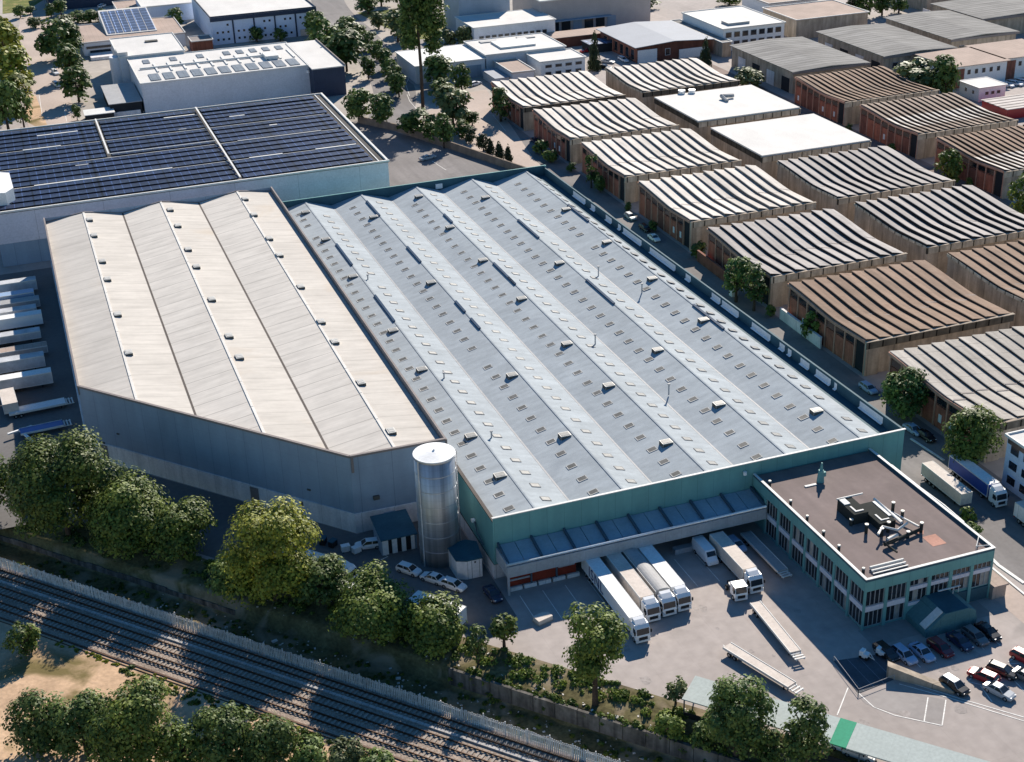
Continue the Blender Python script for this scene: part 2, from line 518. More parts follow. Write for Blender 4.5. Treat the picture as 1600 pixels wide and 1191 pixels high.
def smooth_path(pts, n=6):
    P = [Vector(p) for p in pts]
    out = []
    for i in range(len(P) - 1):
        a, b, c, d = P[max(i - 1, 0)], P[i], P[i + 1], P[min(i + 2, len(P) - 1)]
        for k in range(n):
            t = k / n
            out.append(0.5 * (2 * b + (c - a) * t + (2 * a - 5 * b + 4 * c - d) * t * t + (3 * b - a - 3 * c + d) * t ** 3))
    out.append(P[-1])
    return [(p.x, p.y) for p in out]


def flat(poly, z):
    mb = MB()
    n = len(poly)
    area = sum(poly[i][0] * poly[(i + 1) % n][1] - poly[(i + 1) % n][0] * poly[i][1] for i in range(n))
    if area < 0:
        poly = poly[::-1]
    mb.face([(x, y, z) for x, y in poly])
    return mb


# ------------------------------------------------------------------ terrain
def uv(u, v):
    return (u * RAILT[0] + v * RAILN[0], u * RAILT[1] + v * RAILN[1])


def vof(x, y):
    return x * RAILN[0] + y * RAILN[1]


PROFILE = [(105.0, -3.2), (107.5, -3.15), (116.9, -3.15), (117.4, -3.2), (121.75, -3.1), (122.25, -0.80), (124.5, -0.55), (127.6, -0.05), (127.9, 0.0)]


def ground_z(x, y):
    v = vof(x, y)
    if v <= 105:
        return -3.2
    for (a, za), (b, zb) in zip(PROFILE, PROFILE[1:]):
        if v <= b:
            return za + (zb - za) * (v - a) / (b - a)
    return 0.0


def at_ground(px, py):
    z = 0.0
    for _ in range(6):
        x, y = at(px, py, z)
        z = ground_z(x, y)
    return x, y, z


def strip(name, v0, v1, z0, z1, matr, u0=-1500, u1=900):
    mb = MB()
    a, b, c, d = uv(u0, v0), uv(u1, v0), uv(u1, v1), uv(u0, v1)
    mb.face([(a[0], a[1], z0), (b[0], b[1], z0), (c[0], c[1], z1), (d[0], d[1], z1)])
    return struct(name, mb, matr)


strip('ground', 127.9, 3500, 0, 0, M_ground)
strip('dirt_field', -900, 107.1, -3.2, -3.16, M_dirt)
strip('railway_bed', 107.1, 117.1, -3.16, -3.17, M_ballast)
# rough bank between yard and railway
mb = MB()
rng = random.Random(3)
us = [-190 + 1.6 * i for i in range(130)]
vs = [117.1, 117.6, 118.4, 119.4, 120.4, 121.3, 121.75, 122.25, 123.2, 124.2, 125.2, 126.2, 127.2, 127.9]
grid = []
for u in us:
    rowp = []
    for v in vs:
        z = ground_z(*uv(u, v))
        if 117.2 < v < 127.5 and not 121.5 < v < 122.4:
            z += rng.uniform(-0.12, 0.16)
        if v == 117.1:
            z = -3.17
        p = uv(u, v)
        rowp.append((p[0], p[1], z))
    grid.append(rowp)
pts = [p for r_ in grid for p in r_]
nv = len(vs)
mb.raw(pts, [(i * nv + j, (i + 1) * nv + j, (i + 1) * nv + j + 1, i * nv + j + 1) for i in range(len(us) - 1) for j in range(nv - 1)])
struct('embankment', mb, M_bank, smooth=True)

# rough ground on the south side of the line
mb = MB()
vs2 = [60 + 2 * i for i in range(23)] + [106.0]
grid = []
for u in us:
    for v in vs2:
        p = uv(u, v)
        mb.v.append((p[0], p[1], -3.1 + (0 if v > 105.5 else rng.uniform(-0.05, 0.22))))
nv = len(vs2)
for i in range(len(us) - 1):
    for j in range(nv - 1):
        mb.f.append((i * nv + j, (i + 1) * nv + j, (i + 1) * nv + j + 1, i * nv + j + 1))
        mb.mi.append(0)
struct('rough_ground', mb, M_dirt, smooth=True)

# roads, yards and paving laid as thin sheets
struct('service_road', flat([(116.0, 120), (131.0, 120), (131.0, 420), (116.0, 420)], 0.006), M_asph)
struct('west_yard', flat([(-45, 196), (2.2, 196), (2.2, 306), (-45, 306)], 0.006), M_dark)
struct('truck_yard', flat([uv(-190, 128.6), uv(-76, 128.6), (50.5, 146), (50.5, 176), (36, 174), (2, 213)], 0.010), M_dark)
far = px_poly([(545, 190), (700, 180), (1000, 60), (1000, -40), (-200, -120), (-200, 200), (0, 190)])
struct('far_paving', flat(far, 0.010), M_far)
struct('shed_lane', flat([(162.5, 140), (168.5, 140), (168.5, 400), (162.5, 400)], 0.006), M_lane)
struct('east_lane', flat([(198.6, 140), (213.2, 140), (213.2, 420), (198.6, 420)], 0.006), M_lane)
struct('back_yard', flat(px_poly([(560, 188), (700, 232), (815, 266), (860, 300), (600, 330), (520, 200)]), 0.014), M_asph)
road = smooth_path(px_poly([(607, 198), (617, 150), (606, 118), (590, 95), (560, 55), (532, 30), (515, 8), (505, -20)]))
struct('avenue', ribbon(road, 13, 0.018), M_asph)
road2 = smooth_path(px_poly([(700, 150), (655, 120), (650, 95), (672, 70), (690, 40)]))
struct('side_road', ribbon(road2, 9, 0.022), M_asph2)
struct('forecourt', flat(px_poly([(640, 200), (700, 150), (760, 140), (835, 250), (860, 270), (815, 262), (700, 222)]), 0.018), M_pave)
lroad = smooth_path(px_poly([(85, 200), (72, 150), (66, 110), (52, 70), (60, 30), (50, -20)]))
struct('west_road', ribbon(lroad, 14, 0.018), M_pave)
lawn1 = flat(px_poly([(4, 22), (40, 18), (68, 0), (4, -10)]), 0.024)
struct('far_lawn', lawn1, M_grass)
struct('verge', flat(px_poly([(558, 20), (640, 12), (700, 40), (700, 60), (650, 62), (600, 42)]), 0.027), M_grass)
struct('gravel_patch', flat(px_poly([(40, 150), (56, 150), (74, 196), (60, 200), (40, 190)]), 0.024), M_dirt)
struct('ramp_floor', flat(px_poly([(1335, 1082), (1352, 1085), (1385, 1075), (1478, 1094), (1473, 1134), (1400, 1115), (1352, 1100)]), 0.012), M_asph2)
struct('office_path', flat([(90.0, 122.6), (108, 122.6), (108, 126.2), (90, 126.2)], 0.010), M_asph2)
struct('east_pavement', flat([(110.4, 110), (114.6, 110), (114.6, 148), (110.4, 148)], 0.010), M_pave)

mk = MB()


def stroke(pts, wd=0.14, z=0.030, px=True):
    P = px_poly(pts) if px else pts
    r_ = ribbon(P, wd, z)
    mk.raw(r_.v, r_.f)


for s in [[(1397, 1061), (1418, 1066), (1500, 1092), (1600, 1121)], [(1405, 1069), (1480, 1090), (1600, 1127)],
          [(1512, 1065), (1530, 1050), (1546, 1045)], [(1514, 1066), (1532, 1070), (1540, 1075)], [(1532, 1072), (1550, 1097)],
          [(1575, 1035), (1600, 1017)], [(1578, 1038), (1600, 1036)], [(1583, 1062), (1600, 1080)],
          [(1130, 1008), (1146, 1024)], [(595, 875), (606, 870), (598, 866)], [(700, 930), (706, 934)], [(1325, 1075), (1308, 1118)],
          [(1340, 1082), (1365, 1105), (1398, 1118), (1472, 1134)], [(1478, 1094), (1472, 1134)], [(1450, 1090), (1444, 1127)],
          [(668, 200), (672, 214)], [(636, 148), (640, 158), (652, 172)], [(640, 120), (634, 132), (640, 150)], [(652, 118), (662, 112)],
          [(675, 252), (697, 266)], [(100, 168), (104, 190)], [(60, 140), (66, 182)], [(770, 180), (790, 205)], [(552, 1000), (556, 985)]]:
    stroke(s)
for i in range(9):
    stroke([(52.5 + i * 3.3, 143.0), (52.5 + i * 3.3, 150.2)], 0.10, 0.03, False)
for i in range(7):
    stroke([(90.6 + i * 2.35, 116.8), (90.6 + i * 2.35, 121.5)], 0.10, 0.03, False)
struct('road_markings', mk, M_line)
tm = MB()
rng = random.Random(77)
for k in range(40):
    px, py = rng.uniform(880, 1560), rng.uniform(930, 1160)
    x, y = at(px, py)
    if vof(x, y) < 129 or (90 < x < 110 and y > 125.5):
        continue
    r_ = rng.uniform(.15, .8)
    tm.face([(x + r_ * rng.uniform(.6, 1.2) * math.cos(q * .7854), y + r_ * 1.3 * rng.uniform(.6, 1.2) * math.sin(q * .7854), 0.0125 + k * .0001) for q in range(8)])
struct('yard_stains', tm, mat('yard_stain', (0.33, 0.295, 0.275), .95, var=.15, scale=.5, fvar=.2, fscale=2.5))

kb = MB()
for s, ww in [([(1600, 912), (1560, 884), (1548, 872)], 0.5), ([(1340, 1082), (1372, 1100)], 0.0)]:
    if ww:
        P = px_poly(s)
        for a, b in zip(P, P[1:]):
            kb.bar(a, b, ww, 0.0, 0.12)
kb.bar(at(1423, 686), at(1475, 720), 0.35, 0, 0.14)
kb.bar((114.6, 118), (114.6, 140), 0.3, 0, 0.13)
struct('kerb', kb, M_cap)

# ------------------------------------------------------------------ railway
TR_GROUP = 'railway tracks below the yard'
for k, (c, g, lab) in enumerate([(115.4, 1.16, 'rusty railway track nearest the grey paling fence'),
                                 (112.15, 1.36, 'middle railway track between the two outer ones'),
                                 (109.4, 1.16, 'railway track nearest the dry scrub, on comb-like sleepers')]):
    t = thing('railway_track', lab, 'railway track', (*uv(-80, c), -3.15), 0, TR_GROUP)
    for sgn in (-1, 1):
        r1 = MB()
        v = c + sgn * g / 2
        a, b = uv(-175, v), uv(0, v)
        r1.bar(a, b, 0.16, -3.06, -3.04)
        r1.bar(a, b, 0.07, -3.04, -2.93)
        r1.bar(a, b, 0.11, -2.93, -2.88)
        r1.part('rail', M_rail, t)
    sp = MB()
    i = -175.0
    while i < 0:
        p = uv(i, c)
        rot = Matrix(((RAILT[0], RAILN[0], 0), (RAILT[1], RAILN[1], 0), (0, 0, 1)))
        sp.obox((p[0], p[1], -3.13), (0.30, g + 0.85, 0.14), rot)
        i += 0.72
    s_ = sp.part('sleepers', M_sleep, t)
    s_['kind'] = 'stuff'
tr = MB()
tr.bar(uv(-175, 113.95), uv(0, 113.95), 0.42, -3.17, -2.98)
tag(tr.top('cable_trough', M_trough, (*uv(-80, 113.95), 0)), 'pale concrete cable trough between the two upper tracks', 'cable trough')
tr = MB()
tr.bar(uv(-175, 107.4), uv(0, 107.4), 0.25, -3.17, -3.04)
tr.bar(uv(-175, 106.8), uv(0, 106.8), 0.08, -3.17, -3.06)
tag(tr.top('ballast_kerb', M_rail, (*uv(-80, 107.4), 0)), 'rusty kerb rail edging the ballast beside the dry scrub', 'kerb')

fence = thing('paling_fence', 'long grey galvanised paling fence between the railway and the bank', 'fence', (*uv(-80, 116.65), -3.17))
rng = random.Random(11)
u = -172.0
while u < -8:
    pn = MB()
    L_ = 3.0
    k = 0.0
    rot = Matrix(((RAILT[0], RAILN[0], 0), (RAILT[1], RAILN[1], 0), (0, 0, 1)))
    while k < L_ - 0.1:
        hgt = 1.85 + rng.uniform(-0.10, 0.12)
        p = uv(u + k, 116.65 + rng.uniform(-0.03, 0.03))
        pn.obox((p[0], p[1], -3.17 + hgt / 2), (0.19, 0.03, hgt), rot)
        k += 0.27
    for zz in (-2.7, -1.75):
        pn.bar(uv(u - 0.05, 116.72), uv(u + L_ - 0.1, 116.72), 0.05, zz, zz + 0.08)
    pn.part('fence_panel', M_fence, fence)
    p = uv(u - 0.1, 116.70)
    MB().obox((p[0], p[1], -2.13), (0.12, 0.12, 2.1 + (0.35 if rng.random() < 0.2 else 0)), rot).part('post', M_cap, fence)
    u += 3.0

wl = MB()
for (a, b) in [(-172, -112), (-78, -12)]:
    u = a
    while u < b:
        top = (-0.55 if u > -100 else -2.0) + rng.uniform(-0.10, 0.12)
        wl.bar(uv(u, 122.0), uv(u + 2.95, 122.0), 0.4, -3.3, top)
        u += 3.0
tag(wl.top('retaining_wall', M_wallconc, (*uv(-45, 122.0), -2)), 'stained grey concrete retaining wall on the bank above the railway fence', 'wall')

rb = MB()
rng = random.Random(21)
for i in range(330):
    u = rng.uniform(-125, -45)
    v = rng.choice([119.2, 120.6, 123.2, 126.8]) + rng.gauss(0, 0.5)
    p = uv(u, v)
    s = rng.uniform(0.06, 0.22) * (2.2 if rng.random() < 0.08 else 1)
    z = ground_z(*p)
    rb.obox((p[0], p[1], z + s * 0.15), (s * 1.6, s, s * 0.5), Matrix.Rotation(rng.uniform(0, 3.1), 3, 'Z') @ Matrix.Rotation(rng.uniform(-.3, .3), 3, 'X'))
o = rb.top('rubble', M_rubble, (*uv(-85, 121), -1.5))
o['kind'] = 'stuff'
o['label'] = 'pale rubble and litter scattered over the bank'
o['category'] = 'rubble'

# ------------------------------------------------------------------ cream-roofed warehouse
H1, DROP1 = 12.5, 1.25
WH = thing('warehouse', 'big blue-grey warehouse with three cream roof gables and a cut-off corner', 'warehouse', (26, 240, 0))
foot = [(1.6, 302.0), (1.6, 214.2), (36.0, 174.5), (50.2, 174.1), (50.4, 302.0)]
chop = lambda x: 214.2 + (x - 1.6) * (174.5 - 214.2) / (36.0 - 1.6)
front = lambda x: chop(x) if x < 36 else 174.5 + (x - 36) * (-0.4 / 14.2)
mb = MB()
n = len(foot)
for i in range(n):
    a, b = foot[i], foot[(i + 1) % n]
    mb.face([(*b, 3.2), (*a, 3.2), (*a, H1), (*b, H1)][::-1])
mb.part('wall', M_blueclad, WH)
mb = MB()
poly2 = [(1.42, 302.2), (1.42, 214.1), (35.94, 174.3), (50.4, 173.9), (50.6, 302.2)]
for i in range(n):
    a, b = poly2[i], poly2[(i + 1) % n]
    mb.face([(*a, 0), (*b, 0), (*b, 3.2), (*a, 3.2)])
    a2, b2 = foot[i], foot[(i + 1) % n]
    mb.face([(*a, 3.2), (*b, 3.2), (*b2, 3.2), (*a2, 3.2)])
mb.part('plinth', M_plinth, WH)
xs1 = [1.75, 9.8, 17.8, 26.1, 34.1, 42.7, 50.1]
zs1 = [H1 - 1.0, H1 + 0.12, H1 - DROP1, H1 + 0.12, H1 - DROP1, H1 + 0.12, H1 - 0.9]


def z1(x):
    for i in range(6):
        if xs1[i] <= x <= xs1[i + 1]:
            return zs1[i] + (zs1[i + 1] - zs1[i]) * (x - xs1[i]) / (xs1[i + 1] - xs1[i])
    return H1


for i in range(6):
    xa, xb = xs1[i], xs1[i + 1]
    mb = MB()
    cut = [xa, xb] if not (xa < 36 < xb) else [xa, 36.0, xb]
    low = [(x, front(x) + 0.12, z1(x)) for x in cut]
    mb.face(low + [(xb, 301.9, z1(xb)), (xa, 301.9, z1(xa))])
    mb.part('roof', M_cream2 if i in (2, 4) else M_cream, WH)
for i in (1, 3, 5):
    x = xs1[i]
    y = front(x) + 0.4
    k = 0
    while y < 301:
        y2 = min(y + 9.4, 301.8)
        MB().box(x - 0.20, x + 0.20, y, y2, zs1[i] + 0.0, zs1[i] + 0.10).part('ridge_cap', M_ridgecap, WH)
        y = y2 + 0.15
for i in (2, 4):
    x = xs1[i]
    MB().box(x - 0.17, x + 0.17, front(x) + 0.3, 301.8, zs1[i] - 0.1, zs1[i] + 0.05).part('valley_gutter', M_gutter, WH)
# edge trim all round, following the gable line at the back
tb = MB()
for a, b in [(foot[1], foot[2]), (foot[2], foot[3])]:
    tb.bar(a, b, 0.42, H1 + 0.0, H1 + 0.34)
tb.part('front_parapet', M_trim, WH)
tb = MB()
for (a, b) in [((1.68, 302), (1.68, 214.0)), ((50.3, 302), (50.3, 174.0))]:
    tb.bar(a, b, 0.3, H1 - 1.3, H1 + 0.16)
tb.part('side_parapet', M_trim, WH)
tb = MB()
for i in range(6):
    xa, xb = xs1[i], xs1[i + 1]
    tb.raw([(xa, 301.9, H1 - 3), (xb, 301.9, H1 - 3), (xb, 302.15, H1 - 3), (xa, 302.15, H1 - 3), (xa, 301.9, zs1[i] + 0.2), (xb, 301.9, zs1[i + 1] + 0.2),
            (xb, 302.15, zs1[i + 1] + 0.2), (xa, 302.15, zs1[i] + 0.2)], [(0, 1, 5, 4), (4, 5, 6, 7), (2, 3, 7, 6)])
tb.part('gable_trim', M_trim, WH)
for (px, py) in [(140, 343), (147, 368), (160, 408), (168, 436), (184, 491), (201, 551), (266, 327), (278, 352), (294, 389), (307, 416),
                 (331, 467), (358, 524), (374, 557), (383, 311), (397, 336), (421, 373), (437, 399), (470, 448), (502, 503), (523, 534), (564, 598), (611, 674)]:
    x, y = at(px, py, H1 + 0.2)
    z = z1(x)
    v = MB().box(x - 0.62, x + 0.62, y - 0.85, y + 0.85, z - 0.3, z + 0.42).part('roof_vent', M_vent, WH)
    g = MB().box(x - 0.45, x + 0.45, y - 0.62, y - 0.04, z + 0.42, z + 0.47)
    g.box(x - 0.45, x + 0.45, y + 0.04, y + 0.62, z + 0.42, z + 0.47)
    g.part('vent_pane', M_skyedge, v)
    MB().box(x - 0.66, x - 0.62, y - 0.89, y + 0.89, z - 0.2, z + 0.36).box(x - 0.62, x + 0.62, y - 0.89, y - 0.85, z - 0.2, z + 0.30).part('vent_shaded_side', M_ventdark, v)  # dark sheets on the sides away from the sun, shade by colour
for (px, py, s) in [(160, 692, .6), (186, 705, .6), (232, 719, .6), (265, 729, .6), (297, 739, .6), (334, 749, .6), (369, 759, .6), (436, 777, .6), (453, 781, .5), (478, 788, .9),
                    (185, 678, .25), (483, 765, .3), (565, 776, .55)]:
    if px < 540:
        # on the cut-off wall: solve height along the wall line
        best = None
        for zz in [2 + 0.1 * q for q in range(100)]:
            x, y = at(px, py, zz)
            e = abs(y - chop(x))
            if best is None or e < best[0]:
                best = (e, x, y, zz)
        _, x, y, zz = best
        rot = Matrix(((CHOP[0], 0.7542, 0), (CHOP[1], 0.6566, 0), (0, 0, 1)))
        MB().obox((x, chop(x), zz), (s * 1.9, 0.36, s * 0.8), rot).part('wall_vent', M_ventdark, WH)
    else:
        MB().box(38.9, 39.8, 174.0, 174.5, 5.0, 5.6).part('wall_vent', M_ventdark, WH)
MB().box(36.1, 36.45, 174.2, 174.45, H1 - 2.4, H1).part('downpipe', M_trim, WH)
MB().box(40.2, 41.9, 173.75, 173.98, 0.0, 2.7).part('door', M_blueclad, WH)
for (x, y) in [(4.0, chop(4.0)), (24.0, chop(24.0))]:
    rot = Matrix(((CHOP[0], 0.7542, 0), (CHOP[1], 0.6566, 0), (0, 0, 1)))
    MB().obox((x - .14, y - .14, 1.5), (1.5, 0.25, 3.0), rot).part('door', M_trim, WH)

# ------------------------------------------------------------------ teal warehouse with the saw of grey gables
GW = thing('warehouse', 'huge teal warehouse with five long grey gables dotted with skylights', 'warehouse', (83, 225, 0))
HP = 9.6
ZR, ZV = 9.45, 7.75
YF, YB = 155.5, 298.0
xf = [51.1, 57.2, 63.2, 70.3, 75.9, 83.2, 88.9, 96.1, 101.6, 108.6, 113.2]
xb = [51.4, 56.8, 62.6, 69.5, 75.8, 82.4, 88.0, 95.7, 100.8, 109.0, 111.4]
zz_ = [ZV + .5, ZR, ZV, ZR, ZV, ZR, ZV, ZR, ZV, ZR, ZV + 0.3]


def gx(i, y):
    return xf[i] + (xb[i] - xf[i]) * (y - YF) / (YB - YF)


mb = MB()
PF = [(50.8, YF), (115.8, YF), (113.9, YB + .3), (51.0, YB + .3)]
for i in range(4):
    a, b = PF[i], PF[(i + 1) % 4]
    lo = 2.2 if i in (0, 3) else 0
    mb.face([(*a, lo), (*b, lo), (*b, HP if i != 3 else HP - 0.7), (*a, HP if i != 3 else HP - 0.7)])
mb.part('wall', M_teal, GW)
mb = MB()
mb.face([(50.7, YB, 0), (50.7, 155.4, 0), (50.7, 155.4, 2.2), (50.7, YB, 2.2)])
mb.face([(50.7, 155.4, 0), (115.8, 155.4, 0), (115.8, 155.4, 2.2), (50.7, 155.4, 2.2)])
mb.part('plinth', M_plinth, GW)
SL = []
for i in range(10):
    mb = MB()
    mb.face([(gx(i, YF) , YF + .1, zz_[i]), (gx(i + 1, YF), YF + .1, zz_[i + 1]), (gx(i + 1, YB), YB, zz_[i + 1]), (gx(i, YB), YB, zz_[i])])
    mb.part('roof', M_groof, GW)
for i in (2, 4, 6, 8):
    mb = MB()
    mb.raw([(gx(i, YF) - .14, YF + .3, ZV + .06), (gx(i, YF) + .14, YF + .3, ZV + .06), (gx(i, YB) + .14, YB - .2, ZV + .06), (gx(i, YB) - .14, YB - .2, ZV + .06)], [(0, 1, 2, 3)])
    mb.part('valley_gutter', M_grey, GW)
for i in (1, 3, 5, 7, 9):
    mb = MB()
    for dx in (-.22, .0):
        mb.raw([(gx(i, YF) + dx, YF + .2, ZR + .03 + (0.04 if dx == 0 else 0)), (gx(i, YF) + dx + .22, YF + .2, ZR + .07 - (0.04 if dx == 0 else 0)),
                (gx(i, YB) + dx + .22, YB, ZR + .07 - (0.04 if dx == 0 else 0)), (gx(i, YB) + dx, YB, ZR + .03 + (0.04 if dx == 0 else 0))], [(0, 1, 2, 3)])
    mb.part('ridge_cap', M_groof, GW)
# parapets
mb = MB()
mb.bar((50.7, YF), (115.9, YF), 0.36, HP, HP + 0.12)
mb.part('front_parapet_cap', M_cap, GW)
mb = MB()
mb.raw([(115.75, YF + .2, 6.5), (113.85, YB, 6.5), (113.55, YB, 6.5), (115.4, YF + .2, 6.5), (115.75, YF + .2, HP + .05), (113.85, YB, HP + .05), (113.55, YB, HP + .05), (115.4, YF + .2, HP + .05)],
       [(0, 1, 5, 4), (4, 5, 6, 7), (2, 3, 7, 6), (1, 2, 6, 5), (3, 0, 4, 7)])
mb.raw([(113.2, YF + .2, 7.9), (115.4, YF + .2, 7.9), (113.55, YB, 7.9), (111.35, YB, 7.9)], [(0, 1, 2, 3)])
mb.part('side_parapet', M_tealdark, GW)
mb = MB()
mb.box(51.0, 113.9, YB + .02, YB + .28, 5, HP + .45)
mb.part('back_parapet', M_tealdark, GW)
mb = MB()
mb.bar((113.7, YB), (114.0, YB + .4), .6, HP + .1, HP + .5)
mb.box(51.0, 113.9, YB + .0, YB + .3, HP + .45, HP + .52)
mb.part('back_parapet_cap', M_teal, GW)
mb = MB()
mb.bar((51.1, YF + .1), (51.3, YB), 0.5, ZV - .2, HP - .62)
mb.part('edge_gutter', M_gutter, GW)
for (px0, py0, px1, py1) in [(937, 319, 943, 324), (947, 338, 956, 345), (967, 352, 972, 355), (975, 358, 1004, 379), (1014, 389, 1057, 418), (1071, 430, 1078, 436),
                             (1111, 460, 1125, 470), (1127, 472, 1154, 491), (1175, 506, 1200, 528), (1217, 538, 1225, 544), (1228, 548, 1234, 552), (1245, 563, 1260, 573),
                             (1273, 580, 1296, 597), (1343, 630, 1377, 657), (900, 300, 920, 314), (1302, 601, 1306, 604)]:
    y0, y1 = at(px1, py1, 8.9)[1], at(px0, py0, 8.9)[1]
    x0 = 115.4 + (113.55 - 115.4) * (y0 - YF) / (YB - YF)
    x1 = 115.4 + (113.55 - 115.4) * (y1 - YF) / (YB - YF)
    mb = MB()
    mb.raw([(x0 - .05, y0, 8.35), (x1 - .05, y1, 8.35), (x1 - .05, y1, 9.3), (x0 - .05, y0, 9.3), (x0 - .4, y0, 8.15), (x1 - .4, y1, 8.15)], [(0, 3, 2, 1), (0, 1, 5, 4)])
    mb.part('parapet_flashing', M_white, GW)
for (px0, py0, px1, py1) in [(526, 382, 550, 415), (588, 462, 617, 503), (573, 315, 594, 338), (639, 386, 660, 410), (697, 335, 709, 348), (715, 471, 729, 488),
                             (739, 498, 753, 514), (776, 411, 808, 444), (886, 321, 917, 347), (810, 344, 844, 372), (920, 437, 963, 475), (1088, 476, 1136, 514), (802, 433, 812, 444)]:
    a, b = at(px0, py0, ZR), at(px1, py1, ZR)
    i = min((1, 3, 5, 7, 9), key=lambda q: abs(gx(q, a[1]) - a[0]))
    mb = MB()
    y0, y1 = b[1], a[1]
    mb.raw([(gx(i, y0) - .38, y0, ZR - .05), (gx(i, y0) + .02, y0, ZR + .1), (gx(i, y1) + .02, y1, ZR + .1), (gx(i, y1) - .38, y1, ZR - .05),
            (gx(i, y0) - .38, y0, ZR + .2), (gx(i, y0) + .02, y0, ZR + .28), (gx(i, y1) + .02, y1, ZR + .28), (gx(i, y1) - .38, y1, ZR + .2)],
           [(4, 5, 6, 7), (0, 1, 5, 4), (3, 0, 4, 7), (1, 2, 6, 5), (2, 3, 7, 6)])
    mb.part('ridge_cover', M_navy, GW)
for (px, py) in [(478, 331), (511, 373), (553, 431), (618, 515), (663, 576), (586, 338), (678, 440), (706, 354), (760, 405), (655, 306), (757, 308), (821, 465), (875, 410),
                 (880, 327), (945, 378), (1023, 434), (1100, 499), (893, 535), (1034, 545), (808, 584), (888, 678), (1049, 689), (1132, 629), (1286, 639), (788, 741), (713, 685), (959, 600)]:
    x, y = at(px, py, ZR)
    i = min((1, 3, 5, 7, 9), key=lambda q: abs(gx(q, y) - 1.0 - x))
    x = gx(i, y) - 1.35
    z = ZR - 1.35 * (ZR - ZV) / 6.3
    v = MB().box(x - .85, x + .85, y - .65, y + .65, z - .4, z + .48).part('roof_vent', M_vent, GW)
    MB().box(x - .89, x - .85, y - .6, y + .6, z - .2, z + .4).box(x - .8, x + .8, y - .69, y - .65, z - .2, z + .34).part('vent_shaded_side', M_ventdark, v)  # shade of the two sunless sides put on as dark sheets
    MB().box(x - .68, x + .68, y - .5, y + .5, z + .48, z + .52).part('vent_pane', M_skypale, v)
for (px, py) in [(768, 684), (935, 425), (575, 438), (694, 592), (1045, 610), (1003, 452), (930, 532)]:
    x, y = at(px, py, 9)
    MB().tube([(x, y, 8.2), (x, y, 10.0)], .12, 8).cyl((x, y), .24, 10.0, 10.2, 10).part('vent_pipe', M_grey, GW)
MB().box(87.0, 88.6, YB - .35, YB + .0, 8.2, 9.3).part('wall_plaque', M_white, GW)
# skylights: the hundred nearest are parts of their own, the far rows one part
far_sk = MB()


def sky_shape(mb, x, y, z, tilt, dark):
    rot = Matrix.Rotation(tilt, 3, 'Y')
    nz = rot @ Vector((0, 0, 1))
    c = Vector((x, y, z))
    mb.obox(c + nz * .02, (1.45, 1.1, .10), rot, 0)
    mb.obox(c + nz * .06, (1.2, .86, .04), rot, 1)
    mb.obox(c + rot @ Vector((.0, -.52, .06)), (1.45, .14, .04), rot, 2)
    mb.obox(c + rot @ Vector((-.66, 0, .06)), (.13, 1.0, .04), rot, 2)
    mb.obox(c + rot @ Vector((0, .50, .06)), (1.45, .08, .04), rot, 2)
    mb.obox(c + rot @ Vector((.67, 0, .06)), (.08, 1.0, .04), rot, 2)


near_me = {}
cnt = 0
rng = random.Random(5)
y = 158.2
rowk = 0
while y < 295:
    for i in range(10):
        t = 0.50 if i % 2 == 0 else 0.44
        ya = y + (0.7 if i % 2 else 0) + rng.uniform(-.12, .12)
        if rng.random() < 0.03:
            continue
        x = gx(i, ya) + (gx(i + 1, ya) - gx(i, ya)) * t
        z = zz_[i] + (zz_[i + 1] - zz_[i]) * t
        tilt = -math.atan2(zz_[i + 1] - zz_[i], gx(i + 1, ya) - gx(i, ya))
        if cnt < 98:
            q = MB()
            sky_shape(q, x, ya, z, tilt, i % 2 == 0)
            q.part('skylight', [M_skyframe if i % 2 == 0 else M_skykerb2, M_skypane if i % 2 == 0 else M_skypale, M_skyedge if i % 2 == 0 else M_skykerb2], GW)  # sunny and shaded slopes get their own kerb, pane and edge colours
            cnt += 1
        else:
            q = MB()
            sky_shape(q, x, ya, z, tilt, i % 2 == 0)
            k = 0 if i % 2 == 0 else 3
            b = len(far_sk.v)
            far_sk.v += q.v
            far_sk.f += [tuple(b + j for j in f) for f in q.f]
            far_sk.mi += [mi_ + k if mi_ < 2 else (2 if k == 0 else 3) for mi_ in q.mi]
    y += 4.05
o = far_sk.part('far_skylights', [M_skyframe, M_skypane, M_skyedge, M_skykerb2, M_skypale], GW)
o['kind'] = 'stuff'
# loading canopy along the front
can = MB().box(51.2, 90.2, 151.15, 151.4, 4.3, 4.5).part('canopy', M_canframe, GW)
NX = 16
for k in range(NX):
    xa, xb_ = 51.4 + k * (38.8 / NX), 51.4 + (k + 1) * (38.8 / NX) - .08
    m_ = MB()
    m_.raw([(xa, 151.3, 4.62), (xb_, 151.3, 4.62), (xb_, 155.4, 5.3), (xa, 155.4, 5.3), (xa, 151.3, 4.54), (xb_, 151.3, 4.54), (xb_, 155.4, 5.22), (xa, 155.4, 5.22)],
           [(0, 1, 2, 3), (4, 7, 6, 5), (0, 4, 5, 1), (1, 5, 6, 2), (3, 7, 4, 0)])
    m_.part('canopy_panel', M_glassblue, can)
for k in range(0, NX + 1, 2):
    x = 51.38 + k * (38.8 / NX)
    m_ = MB()
    m_.raw([(x - .16, 151.3, 4.65), (x + .16, 151.3, 4.65), (x + .16, 155.4, 5.35), (x - .16, 155.4, 5.35), (x - .16, 151.3, 5.0), (x + .16, 151.3, 5.0), (x + .16, 155.4, 5.72), (x - .16, 155.4, 5.72)],
           [(4, 5, 6, 7), (0, 1, 5, 4), (3, 0, 4, 7), (1, 2, 6, 5)])
    m_.part('canopy_rib', M_canframe, can)
MB().tube([(51.0, 151.05, 4.72), (90.3, 151.05, 4.72)], .2, 10).part('gutter_pipe', M_pipe, can, smooth=True)
